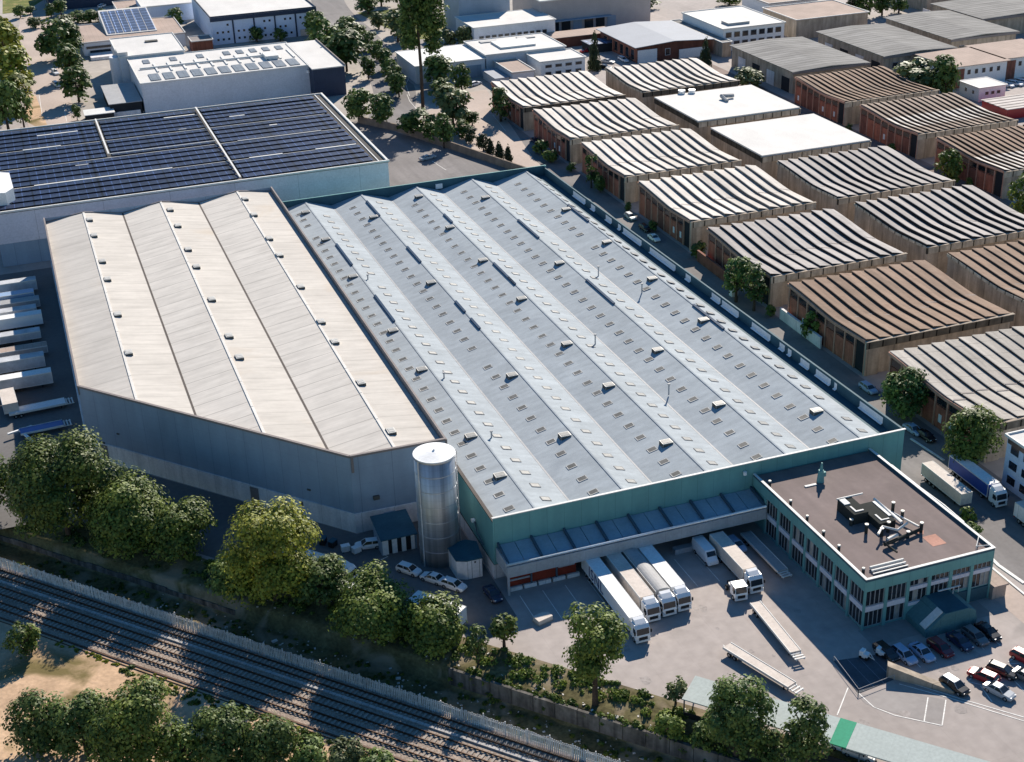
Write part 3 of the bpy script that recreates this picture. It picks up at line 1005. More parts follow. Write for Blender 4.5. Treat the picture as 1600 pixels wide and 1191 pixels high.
MB().box(51.05, 90.25, 150.75, 150.95, 2.85, 4.5).part('fascia', M_fascia, can)
MB().box(51.05, 51.3, 150.95, 155.3, 2.85, 5.0).box(51.05, 51.35, 150.75, 151.0, 0, 2.85).part('canopy_end', M_fascia, can)
m_ = MB().box(51.4, 61.4, 151.9, 152.1, 0.62, 2.85)
m_.part('dock_wall', M_dockred, GW)
for (xa, xb_, za, zb) in [(51.6, 54.6, 1.5, 1.75), (58.8, 61.2, 1.9, 2.15)]:
    MB().box(xa, xb_, 151.8, 151.9, za, zb).part('dock_rail', M_fascia, GW)
for x in (54.7, 58.4):
    MB().box(x, x + .22, 151.7, 151.9, 0, 2.85).part('dock_post', M_canframe, GW)
for k in range(5):
    MB().box(51.6 + k * 2.1, 53.4 + k * 2.1, 151.55, 151.88, 0.0, 0.55).part('dock_bumper', M_plinth, GW)
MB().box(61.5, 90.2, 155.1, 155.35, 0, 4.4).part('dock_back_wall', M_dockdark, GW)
for k in range(7):
    d = MB().box(63 + k * 3.8, 65.4 + k * 3.8, 154.95, 155.1, 0.4, 3.0).part('dock_door', M_grey, GW)
MB().box(76.2, 79.8, 151.2, 152.2, 0, 0.75).part('dock_plate', M_fascia, GW)
for x in (51.0,):
    MB().box(50.2, 50.72, 163, 163.5, 4.8, 5.2).part('wall_lamp', M_white, GW)
    MB().tube([(50.6, 163, 4.9), (50.4, 161.5, 4.2), (50.5, 159.2, 3.3)], .1, 6).part('wall_pipe', M_canframe, GW)
MB().cyl((89.0, 155.2), .28, 8.0, 8.5, 12).part('wall_lamp', M_white, GW)

# ------------------------------------------------------------------ office
OF = thing('office_building', 'two-storey teal office with a flat brown roof on the end of the teal warehouse', 'office', (100, 140, 0))
OX0, OX1, OY0, OY1, OH = 90.4, 109.8, 126.0, 155.2, 7.8
mb = MB()
mb.box(OX0 + .25, OX1 - .25, OY0 + .25, OY1, 0, 5.9)
mb.part('core_wall', M_teal, OF)
mb = MB()
mb.prism([(OX0, OY0), (OX1, OY0), (OX1, OY1), (OX0, OY1)], 5.9, 7.4)
mb.part('upper_band', M_teal, OF)
mb = MB()
mb.face([(OX0 + .2, OY0 + .2, 7.42), (OX1 - .2, OY0 + .2, 7.42), (OX1 - .2, OY1, 7.42), (OX0 + .2, OY1, 7.42)])
mb.part('roof', M_offroof, OF)
mb = MB()
for a, b in [((OX0 + .14, OY0), (OX0 + .14, OY1)), ((OX1 - .14, OY0), (OX1 - .14, OY1))]:
    mb.bar(a, b, .28, 7.405, OH)
mb.bar((OX0 + .28, OY0 + .14), (OX1 - .28, OY0 + .14), .28, 7.405, OH)
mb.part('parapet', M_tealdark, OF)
mb = MB()
for a, b in [((OX0 + .12, OY0 - .06), (OX0 + .12, OY1)), ((OX1 - .12, OY0 - .06), (OX1 - .12, OY1))]:
    mb.bar(a, b, .40, OH, OH + .07)
mb.bar((OX0 + .32, OY0 + .1), (OX1 - .32, OY0 + .1), .40, OH, OH + .07)
mb.part('parapet_cap', M_cap, OF)


def glaze(parent, axis, fixed, a0, a1, z0, z1, npan, out):
    """window strip on a face; axis 'x' runs along X on the south face, 'y' along Y on the west face"""
    fr = MB()
    gl = MB()
    wd = (a1 - a0) / npan

    def bx(mbb, p0, p1, q0, q1, d0, d1, mi=0):
        if axis == 'x':
            mbb.box(p0, p1, fixed - d1 * out, fixed - d0 * out, q0, q1, mi) if out > 0 else mbb.box(p0, p1, fixed + d0, fixed + d1, q0, q1, mi)
        else:
            mbb.box(fixed - d1, fixed - d0, p0, p1, q0, q1, mi)
    for k in range(npan + 1):
        x = a0 + k * wd
        bx(fr, x - .045, x + .045, z0, z1, 0.0, .12)
    bx(fr, a0 + .06, a1 - .06, z0, z0 + .08, 0.0, .10)
    bx(fr, a0 + .06, a1 - .06, z1 - .08, z1, 0.0, .10)
    for k in range(npan):
        bx(gl, a0 + k * wd + .06, a0 + (k + 1) * wd - .06, z0 + .08, z1 - .08, 0.01, .05, 1 if rng.random() < .09 else 0)
    w_ = fr.part('window', M_frame, parent)
    gl.part('pane', [M_glass, M_blind], w_)


rng = random.Random(17)
NB = 7
bw = (151.5 - OY0) / NB
for k in range(NB):
    a, b = OY0 + k * bw + .3, OY0 + (k + 1) * bw - .3
    glaze(OF, 'y', OX0 + .25, a, b, 0.35, 2.7, 4, 1)
    glaze(OF, 'y', OX0 + .25, a, b, 3.55, 5.85, 4, 1)
    MB().box(OX0 + .04, OX0 + .25, a - .05, b + .05, 2.75, 3.5).part('spandrel', M_band, OF)
for k in range(NB + 1):
    y = OY0 + k * bw
    MB().box(OX0 - .02, OX0 + .25, max(y - .25, OY0 - .02), y + .25, 0, 5.9).part('column', M_teal, OF)
fb = (OX1 - OX0) / 6
for k in range(6):
    a, b = OX0 + k * fb + .3, OX0 + (k + 1) * fb - .28
    if k < 2:
        glaze(OF, 'x', OY0 + .25, a, b, 0.35, 2.7, 4, 1)
        glaze(OF, 'x', OY0 + .25, a, b, 3.55, 5.85, 4, 1)
        MB().box(a - .05, b + .05, OY0 + .04, OY0 + .25, 2.75, 3.5).part('spandrel', M_band, OF)
    else:
        glaze(OF, 'x', OY0 + .25, a, b, 4.95, 5.85, 4, 1)
        glaze(OF, 'x', OY0 + .25, a, b, 2.5 if k < 5 else 2.2, 4.3, 4, 1)
        MB().box(a - .05, b + .05, OY0 + .04, OY0 + .25, 4.35, 4.9).part('spandrel', M_band, OF)
        if k < 4:
            MB().box(a - .05, b + .05, OY0 + .02, OY0 + .25, 2.0, 2.45).part('spandrel', M_band, OF)
        MB().box(a - .05, b + .05, OY0 + .06, OY0 + .25, 0, 2.0).part('base_wall', M_tealdark if k > 3 else M_teal, OF)
for k in range(1, 7):
    x = OX0 + k * fb
    MB().box(x - .25, min(x + .25, OX1 + .02), OY0 - .02, OY0 + .25, 0, 5.9).part('column', M_teal, OF)
# stair block in front
st = [(97.0, 0), (97.0, 0.9), (99.6, 3.0), (103.2, 3.0), (104.3, 2.4), (104.6, 1.2), (104.6, 0)]
mb = MB()
mb.raw([(x, 121.6, z) for x, z in st] + [(x, 126.1, z) for x, z in st],
       [tuple(range(7))] + [(i, 7 + i, 7 + (i + 1) % 7, (i + 1) % 7) for i in range(7)])
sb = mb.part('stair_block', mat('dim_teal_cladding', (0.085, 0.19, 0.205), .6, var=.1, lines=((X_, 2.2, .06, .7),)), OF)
mb = MB()
mb.raw([(97.1, 122.0, 1.05), (97.1, 123.2, 1.05), (99.5, 123.2, 3.0), (99.5, 122.0, 3.0), (97.1, 122.0, 1.2), (97.1, 123.2, 1.2), (99.5, 123.2, 3.15), (99.5, 122.0, 3.15)],
       [(4, 7, 6, 5), (0, 3, 7, 4), (1, 5, 6, 2), (0, 4, 5, 1)])
mb.part('stair_rail', M_cap, sb)
mb = MB()
mb.face([(99.7, 121.7, 3.02), (103.1, 121.7, 3.02), (103.1, 126.0, 3.02), (99.7, 126.0, 3.02)])
mb.part('stair_roof', M_tealdark, sb)
mb = MB()
for x in (103.2, 104.0):
    mb.box(x - .03, x + .03, 125.0, 125.06, 3.0, 4.0)
mb.box(100.8, 104.2, 124.9, 125.1, 4.0, 4.08)
mb.part('stair_canopy', M_cap, sb)
MB().box(109.9, 112.2, 125.2, 129.0, 1.9, 2.15).box(109.9, 112.0, 125.4, 128.8, 0.0, 1.9, 0).part('side_porch', M_tanroof, OF)
# roof plant
mb = MB()
for (x0_, x1_, y0_, y1_, z_) in [(96.9, 97.15, 138.9, 140.4, 9.01), (97.15, 98.2, 138.9, 139.15, 9.01), (99.3, 99.55, 136.4, 138.0, 8.51), (99.55, 100.6, 136.4, 136.6, 8.51), (100.9, 101.3, 137.0, 141.0, 8.51)]:
    mb.box(x0_, x1_, y0_, y1_, z_, z_ + .1)
mb.part('service_rail', M_cap, OF)
hv = MB().box(96.4, 98.6, 138.4, 142.6, 7.42, 9.0).part('air_handler', M_machine, OF)
MB().box(96.5, 97.4, 141.0, 142.4, 9.0, 9.15).box(96.3, 100.4, 142.6, 142.75, 9.0, 9.2).part('housing_frame', M_cap, hv)
MB().box(98.7, 101.2, 135.8, 141.2, 7.42, 8.5).part('air_handler', M_machine, OF)
MB().tube([(101.6, 141.6, 8.5), (101.6, 135.0, 8.5)], .22, 8).tube([(101.9, 139.5, 8.1), (103.5, 133.8, 8.1)], .16, 8).part('duct', M_cap, OF, smooth=True)
MB().tube([(97.0, 132.0, 7.9), (103.6, 133.4, 7.9)], .24, 8).tube([(97.0, 132.2, 8.1), (97.3, 129.6, 8.1)], .14, 8).part('duct', M_machine, OF, smooth=True)
MB().tube([(97.0, 133.6, 8.6), (98.6, 135.0, 8.6), (100.0, 133.6, 8.5), (102.2, 134.6, 8.5)], .17, 8).tube([(97.6, 132.3, 8.45), (99.4, 132.7, 8.45)], .2, 8).part('duct', M_cap, OF, smooth=True)
for (x, y, h_) in [(96.8, 136.0, 1.3), (98.2, 134.5, 1.2), (99.6, 135.1, 1.5), (102.6, 138.6, 1.9), (103.2, 137.2, 1.2), (103.6, 133.4, 1.4), (101.2, 132.9, .9), (96.0, 138.4, .9)]:
    p_ = MB().cyl((x, y), .22, 7.42, 7.42 + h_, 10).part('flue', M_machine, OF)
    MB().cyl((x, y), .27, 7.42 + h_, 7.42 + h_ + .14, 10).part('flue_cap', M_vent, p_)
for y in (152.0, 146.2, 141.8, 137.6, 133.8, 128.0):
    p_ = MB().cyl((91.25, y), (.2), 7.42, 8.1, 10).part('roof_vent', M_machine, OF)
    MB().cyl((91.25, y), .26, 8.1, 8.25, 10, r2=.2).part('vent_cap', M_vent, p_)
mb = MB()
mb.cyl((98.4, 150.2), .55, 7.42, 9.3, 8, r2=.38)
mb.cyl((98.5, 150.3), .26, 9.3, 10.4, 8, r2=.12)
mb.box(98.75, 99.15, 150.0, 150.4, 8.2, 8.9)
mb.part('green_flue', M_teal, OF)
MB().box(95.6, 97.4, 149.5, 149.9, 7.44, 7.56).part('roof_plank', M_cap, OF)
mb = MB()
mb.face([(103.0, 132.3, 7.44), (103.0, 129.8, 7.44), (105.1, 129.8, 7.44), (105.1, 132.3, 7.44)])
mb.face([(103.1, 133.9, 7.44), (102.6, 133.0, 7.44), (103.6, 132.8, 7.44), (104.2, 133.6, 7.44)])
mb.part('roof_patch', M_patch, OF)
mb = MB()
for k in range(3):
    mb.box(92.2 + k * .1, 97.4, 127.1 + k * .55, 127.3 + k * .55, 7.5, 7.62 + .15 * k)
mb.part('roof_ladder', M_cap, OF)
mb = MB()
for a, b in [((109.3, 128.8, 8.0), (107.6, 127.0, 8.0)), ((107.6, 127.0, 8.0), (109.4, 126.6, 8.0))]:
    mb.tube([a, b], .06, 5)
for p in [(109.3, 128.8), (107.6, 127.0), (109.4, 126.6), (108.4, 127.8)]:
    mb.tube([(*p, 7.42), (*p, 8.02)], .05, 5)
mb.part('roof_railing', M_cap, OF)
MB().tube([(OX1 + .25, 150, 7.6), (OX1 + .25, 143, 7.6), (OX1 + .6, 138, 7.5), (OX1 + .3, 133, 7.6)], .16, 6).part('cable_tray', M_cap, OF)

# ------------------------------------------------------------------ silo and small yard structures
SI = thing('silo', 'tall cylindrical steel silo with a white lid between the two warehouses', 'silo', (45.4, 163.4, 0))
mb = MB()
mb.cyl((45.4, 163.4), 2.82, 0, 16.8, 64)
mb.part('tank', M_steel, SI, smooth=False)
SI.children[0].data.polygons.foreach_set('use_smooth', [len(p.vertices) == 4 for p in SI.children[0].data.polygons])
mb = MB()
mb.cyl((45.4, 163.4), 2.92, 16.8, 16.95, 64)
mb.cyl((45.4, 163.4), 2.78, 16.95, 17.35, 64, r2=.2)
mb.cyl((45.4, 163.4), .16, 17.3, 17.55, 8)
mb.part('lid', M_white, SI)
mb = MB()
for z in (2.4, 4.8, 7.2, 9.6, 12.0, 14.4):
    mb.cyl((45.4, 163.4), 2.86, z, z + .09, 64)
mb.part('hoop', M_steelring, SI)
mb = MB()
mb.cyl((45.4, 163.4), 2.96, 16.62, 16.8, 64)
mb.part('rim', M_steelring, SI)
a = R(205)
mb = MB()
px_, py_ = 45.4 + 2.98 * math.cos(a), 163.4 + 2.98 * math.sin(a)
mb.tube([(px_, py_, 0), (px_, py_, 16.7)], .1, 8)
mb.part('riser_pipe', M_pipe, SI)
a = R(-8)
mb = MB()
for da in (-.07, .07):
    q = (45.4 + 3.05 * math.cos(a + da), 163.4 + 3.05 * math.sin(a + da))
    mb.tube([(*q, 2), (*q, 17.0)], .045, 5)
for k in range(34):
    q0 = (45.4 + 3.05 * math.cos(a - .07), 163.4 + 3.05 * math.sin(a - .07), 2.2 + k * .43)
    q1 = (45.4 + 3.05 * math.cos(a + .07), 163.4 + 3.05 * math.sin(a + .07), 2.2 + k * .43)
    mb.tube([q0, q1], .03, 4)
mb.part('ladder', M_steelring, SI)

K = thing('pump_house', 'small pale concrete pump house with a dark flat roof at the foot of the silo', 'shed', (47.6, 159, 0))
kp = [(45.8, 161.0), (45.9, 157.2), (47.2, 156.6), (49.4, 156.6), (49.9, 160.6), (48.6, 161.6)]
MB().prism(kp, 0, 3.0).part('wall', M_plinth, K)
MB().prism([(47.75 + (x - 47.75) * 1.05, 159 + (y - 159) * 1.05) for x, y in kp], 3.0, 3.18).part('roof', M_tealdark, K)
MB().cyl((48.4, 156.58), .12, 2.5, 2.74, 8).part('wall_lamp', M_ventdark, K)
for x in (47.9, 49.0):
    MB().box(x - .02, x + .02, 156.56, 156.6, 0, 2.9).part('joint', M_ventdark, K)

K = thing('bin_store', 'low dark blue roofed store with white doors against the blue-grey wall', 'shed', (40.5, 169, 0))
MB().box(38.0, 43.0, 169.6, 172.0, 0, 2.7).part('wall', M_blueclad, K)
mb = MB()
mb.raw([(37.7, 166.4, 2.7), (43.1, 166.4, 2.7), (43.1, 172.2, 3.5), (37.7, 172.2, 3.5), (37.7, 166.4, 2.85), (43.1, 166.4, 2.85), (43.1, 172.2, 3.65), (37.7, 172.2, 3.65)],
       [(4, 5, 6, 7), (0, 1, 5, 4), (3, 0, 4, 7), (1, 2, 6, 5), (3, 2, 1, 0)])
mb.part('roof', M_tealdark, K)
for k in range(4):
    MB().box(38.0 + k * 1.4, 38.85 + k * 1.3, 166.9, 167.0, 0.05, 2.6).part('door', M_white, K)
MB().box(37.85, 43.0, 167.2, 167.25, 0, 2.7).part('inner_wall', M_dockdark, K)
for x in (37.95, 42.95):
    MB().box(x - .1, x + .1, 167.0, 169.6, 0, 2.7).part('side_wall', M_blueclad, K)

# ------------------------------------------------------------------ wave-roofed sheds
A_WAVE = 1.15


def wave(s):
    """roof height along the depth of a shed, s = 0 at the near eave, 1 at the far one: a dip at 0.38, rising to both eaves"""
    if s < 0.38:
        p = (0.38 - s) / 0.38
        return 6.15 + 0.18 * p * p * (3 - 2 * p) + 0.22 * p
    q = (s - 0.38) / 0.62
    return 6.15 + 1.25 * (0.50 * q + 0.50 * q * q * (3 - 2 * q))


def shed(label, x0, y0, wdt, dep, roofm, glazm, group, nb=11, gh=0.72, facade='timber', roof='wave', seed=0, detail=True, fin=True, patch=None):
    rg = random.Random(seed)
    cx, cy = x0 + wdt / 2, y0 + dep / 2
    t = thing('workshop_shed', label, 'workshop', (cx, cy, 0), 0, group)
    wv = wave if roof == 'wave' else (lambda s: 6.9)
    NS = 18
    # walls
    mb, mt = MB(), MB()
    ys = [y0 + dep * k / NS for k in range(NS + 1)]
    zt = [wv(k / NS) - 0.05 for k in range(NS + 1)]
    if facade == 'timber':
        xa = x0 + .35
    else:
        xa = x0 + .05
    for k in range(NS):
        mt.face([(xa, ys[k + 1], 0), (xa, ys[k], 0), (xa, ys[k], zt[k]), (xa, ys[k + 1], zt[k + 1])])
        mb.face([(x0 + wdt, ys[k], 0), (x0 + wdt, ys[k + 1], 0), (x0 + wdt, ys[k + 1], zt[k + 1]), (x0 + wdt, ys[k], zt[k])])
    mb.face([(x0 + wdt, ys[-1], 0), (xa, ys[-1], 0), (xa, ys[-1], zt[-1]), (x0 + wdt, ys[-1], zt[-1])])
    mb.face([(xa, y0 + .1, 0), (x0 + wdt, y0 + .1, 0), (x0 + wdt, y0 + .1, 6.2), (xa, y0 + .1, 6.2)])
    mb.part('wall', M_beige, t)
    mt.part('front_wall', M_beige if facade != 'timber' else [M_timberdark, M_timber][seed % 2], t)
    MB().box(x0 + .4, x0 + wdt - .1, y0 - .02, y0 + .09, 0, 5.2).part('end_wall', M_beige, t)
    g = MB().box(x0 - .25, x0 + wdt + .25, y0 - .45, y0 - .05, 5.15, 6.5).part('gutter_fascia', M_beigedark, t)
    MB().box(x0 - .35, x0 + wdt + .35, y0 - .6, y0 + .1, 6.5, 6.6).part('gutter_lip', M_beige, g)
    # roof
    if roof == 'wave':
        pw = wdt / nb
        gh0 = gh
        proto = None
        for b in range(nb):
            if proto is None or b % 3 == 0 or rg.random() < .3:
                gh = gh0 * rg.uniform(.78, 1.12)
                rm, gm = MB(), MB()
                for k in range(NS):
                    ya, yb_ = ys[k] - cy, ys[k + 1] - cy
                    za, zb = wv(k / NS), wv((k + 1) / NS)
                    ga = gh * (0.75 + 0.25 * math.sin(math.pi * k / NS))
                    gb = gh * (0.75 + 0.25 * math.sin(math.pi * (k + 1) / NS))
                    rm.face([(0, ya, za + ga), (pw, ya, za), (pw, yb_, zb), (0, yb_, zb + gb)], 1 if patch and patch[0] <= k / NS < patch[1] else 0)
                    rm.face([(-.12, ya, za + ga - .05), (0, ya, za + ga), (0, yb_, zb + gb), (-.12, yb_, zb + gb - .05)])
                    gm.face([(0.0, yb_, zb), (0.0, ya, za), (0, ya, za + ga - .02), (0, yb_, zb + gb - .02)])
                ke = 0
                for k, yy, d in ((0, ys[0] - cy, 1), (NS, ys[-1] - cy, -1)):
                    za = wv(k / NS)
                    gm.face([(0, yy, za), (pw, yy, za), (0, yy, za + gh * .75)])
                me_r = rm.mesh('roof_bay', [roofm, patch[2]] if patch else roofm)
                me_g = gm.mesh('clerestory', glazm)
                proto = True
            o1 = bpy.data.objects.new('roof_bay', me_r)
            COL.objects.link(o1)
            o1.parent = t
            o1.location = (x0 - cx + b * pw, 0, rg.uniform(-.03, .03))
            o2 = bpy.data.objects.new('clerestory', me_g)
            COL.objects.link(o2)
            o2.parent = t
            o2.location = o1.location
        sm = MB()
        for b in range(nb):
            k = 7 if b % 3 else 6
            sm.raw([(x0 + b * pw, ys[k] - .14, wv(k / NS) + gh * .98), (x0 + b * pw + pw, ys[k] - .14, wv(k / NS) + .05), (x0 + b * pw + pw, ys[k] + .14, wv(k / NS) + .06), (x0 + b * pw, ys[k] + .14, wv(k / NS) + gh * .99 + .02)], [(0, 1, 2, 3)])
        sm.part('roof_seam', M_trim, t)
        # barge board that follows the curve over the west front
        bb = MB()
        for k in range(NS):
            bb.raw([(x0 - .35, ys[k], zt[k] - .35), (x0 - .35, ys[k + 1], zt[k + 1] - .35), (x0 - .35, ys[k + 1], zt[k + 1] + .22), (x0 - .35, ys[k], zt[k] + .22),
                    (x0 + .1, ys[k], zt[k] + .26), (x0 + .1, ys[k + 1], zt[k + 1] + .26)], [(1, 0, 3, 2), (3, 4, 5, 2)])
        bb.part('barge_board', M_post if facade == 'timber' else M_beigedark, t)
    else:
        mb = MB()
        mb.box(x0 - .1, x0 + wdt + .1, y0 - .3, y0 + dep + .1, 6.6, 6.95)
        mb.part('roof', roofm, t)
        MB().box(x0 - .12, x0, y0, y0 + dep, 5.2, 6.5).part('gutter_fascia', M_beigedark, t)
    if fin:
        fm = MB()
        prof = [(-1.3, 6.35), (-0.1, 6.35), (-.1, 0), (-1.9, 0), (-1.9, 3.4), (-1.75, 4.8)]
        prof = [(x0 - .35, y) for y in (0,)] and prof
        fm.raw([(x0 + 0.05 , y0 + .2 + yy * 1.0, z) for yy, z in prof] + [(x0 + 0.35, y0 + .2 + yy, z) for yy, z in prof],
               [tuple(range(6))[::-1], tuple(range(6, 12))] + [(i, 6 + i, 6 + (i + 1) % 6, (i + 1) % 6)[::-1] for i in range(6)])
        MB().box(x0 - .2, x0 + 2.6, y0 - .4, y0 - .06, 0, 5.12).part('end_pier', M_beige, t)
    if facade == 'timber' and detail:
        nbay = 8
        bw_ = (dep - 0.6) / nbay
        for k in range(nbay + 1):
            y = y0 + .3 + k * bw_
            s = (y - y0) / dep
            MB().box(x0 - .02, x0 + .34, y - .16, y + .16, 0, wv(min(s, 1)) - .42).part('post', M_post, t)
        for k in range(nbay):
            y = y0 + .3 + k * bw_ + .22
            y2 = y + bw_ - .44
            s = (y + 1 - y0) / dep
            top = wv(s) - .75
            if k in (0,):
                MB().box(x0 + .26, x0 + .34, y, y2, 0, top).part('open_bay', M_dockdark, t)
                continue
            w_ = MB().box(x0 + .18, x0 + .34, y, y2, top - 1.35, top).part('window', M_timberdark, t)
            MB().box(x0 + .12, x0 + .18, y + .12, y2 - .12, top - 1.2, top - .12).part('pane', M_glass, w_)
            dm = [M_timber, M_timber, M_timberdark][rg.randrange(3)]
            d_ = MB().box(x0 + .12, x0 + .34, y + .02, y2 - .02, 0.02, top - 1.5).part('loading_door', dm, t)
            if rg.random() < .35:
                yy = rg.uniform(y + .3, y2 - 1.2)
                MB().box(x0 + .06, x0 + .12, yy, yy + .8, 1.2, 2.6).part('door_sign', M_white, d_)
    return t


G_A = 'wave-roofed workshops along the service road'
G_B = 'wave-roofed workshops in the middle row'
G_C = 'brown wave-roofed workshops in the right row'
gz_g = mat('grey_clerestory', (0.22, 0.19, 0.16), 0.6, var=0.3, scale=0.3, fvar=0.3, lines=((Y_, 1.0, 0.06, 0.6),))
gz_k = mat('black_clerestory', (0.028, 0.026, 0.026), 0.5, var=0.3, scale=0.3, fvar=0.3, lines=((Y_, 1.0, 0.06, 1.8),))
gz_b = mat('brown_clerestory', (0.085, 0.058, 0.042), 0.6, var=0.3, scale=0.3, fvar=0.3, lines=((Y_, 1.0, 0.06, 0.6),))
LN = ((Y_, 2.1, 0.07, 0.80),)
rf_white = mat('whitewashed_sheet', (0.60, 0.555, 0.505), 0.85, var=0.10, scale=0.2, fvar=0.05, lines=LN, orand=0.15, streak=((1.1, 0.10, 1), 0.18), spots=(0.3, .6, .85, (0.50, 0.44, 0.385)))
rf_grey = mat('weathered_grey_sheet', (0.39, 0.36, 0.34), 0.85, var=0.14, scale=0.2, fvar=0.06, lines=LN, orand=0.15, streak=((1.1, 0.10, 1), 0.18), spots=(0.25, .55, .8, (0.30, 0.275, 0.26)))
rf_brown = mat('rusty_brown_sheet', (0.275, 0.195, 0.145), 0.9, var=0.18, scale=0.25, fvar=0.08, lines=LN, orand=0.15, streak=((1.1, 0.10, 1), 0.18), spots=(0.25, .55, .8, (0.22, 0.14, 0.10)))
rf_buff = mat('buff_corrugated_sheet', (0.44, 0.405, 0.36), 0.85, var=0.10, scale=0.2, lines=((Y_, 0.42, 0.13, 0.74), (Y_, 4.4, 0.12, 0.6)), orand=0.15, streak=((1.1, 0.10, 1), 0.18), spots=(0.2, .6, .85, (0.34, 0.30, 0.26)))
rf_tan = mat('pale_brown_sheet', (0.33, 0.26, 0.21), 0.9, var=0.16, scale=0.25, lines=LN, orand=0.15, streak=((1.1, 0.10, 1), 0.18), spots=(0.25, .55, .8, (0.26, 0.19, 0.15)))
for lab, y0, rm, gm, sd, kw in [
    ('cream striped workshop at the far end of the service road, behind the clipped conifers', 360.5, rf_white, gz_g, 1, {}),
    ('cream striped workshop second along the service road, with dark hedges at its front', 326.3, rf_white, gz_g, 2, {}),
    ('cream striped workshop third along the service road, one slim green tree at its front corner', 292.3, rf_white, gz_g, 3, {}),
    ('cream striped workshop with cars parked before its reddish timber front', 258.0, rf_white, gz_g, 4, {}),
    ('pale grey and black striped workshop beside the two dark green trees', 223.5, rf_grey, gz_k, 5, {}),
    ('brown roofed workshop with red timber doors facing the teal warehouse', 190.2, rf_brown, gz_b, 6, dict(gh=.56)),
    ('buff corrugated workshop nearest the trucks, behind the round green tree', 156.6, rf_buff, gz_b, 7, dict(gh=.5)),
]:
    shed(lab, 131.8, y0, 30.2, 26.6, rm, gm, G_A, seed=sd, **kw)
for lab, y0, rm, gm, sd, kw in [
    ('cream striped workshop farthest back in the middle row, below the slate blue roof', 360.5, rf_white, gz_g, 11, {}),
    ('flat white roofed workshop with two small fans and a bent duct on top', 326.3, M_whiteroof, None, 12, dict(roof='flat')),
    ('flat white roofed workshop with a bare clean roof in the middle row', 292.3, M_whiteroof, None, 13, dict(roof='flat')),
    ('black and grey striped workshop right in front of the bare white roof', 258.0, rf_grey, gz_k, 14, {}),
    ('black and grey striped workshop with a bush at its right corner', 224.5, rf_grey, gz_k, 15, {}),
    ('brown striped workshop cut by the right edge of the picture, middle row', 191.0, rf_brown, gz_b, 16, dict(gh=.56)),
]:
    W_ = shed(lab, 168.0, y0, 30.2, 26.6, rm, gm, G_B, seed=sd, facade='concrete', **kw)
    if sd == 12:
        for (px, py) in [(1065, 146), (1081, 145)]:
            x, y = at(px, py, 7)
            MB().cyl((x, y), 1.0, 6.95, 7.9, 14).part('roof_fan', M_pipe, W_)
        a, b, c = at(1127, 152, 7.5), at(1146, 150, 7.5), at(1136, 158, 7.2)
        MB().tube([(*b, 7.6), (*a, 7.8), (*c, 7.2)], .55, 8).part('duct', M_grey, W_)
for lab, y0, rm, sd, kw in [
    ('brown striped workshop at the back of the right row, beside a pale leafy tree', 326.3, rf_brown, 21, {}),
    ('pale brown striped workshop with a pinkish front and a climbing plant', 292.3, rf_tan, 22, dict(patch=(.22, .52, rf_white))),
    ('brown striped workshop with white framed windows at the right edge', 258.3, rf_brown, 23, dict(patch=(0, .40, rf_white))),
]:
    shed(lab, 212.6, y0, 29.5, 26.6, rm, gz_b, G_C, nb=15, gh=0.55, seed=sd, **kw)


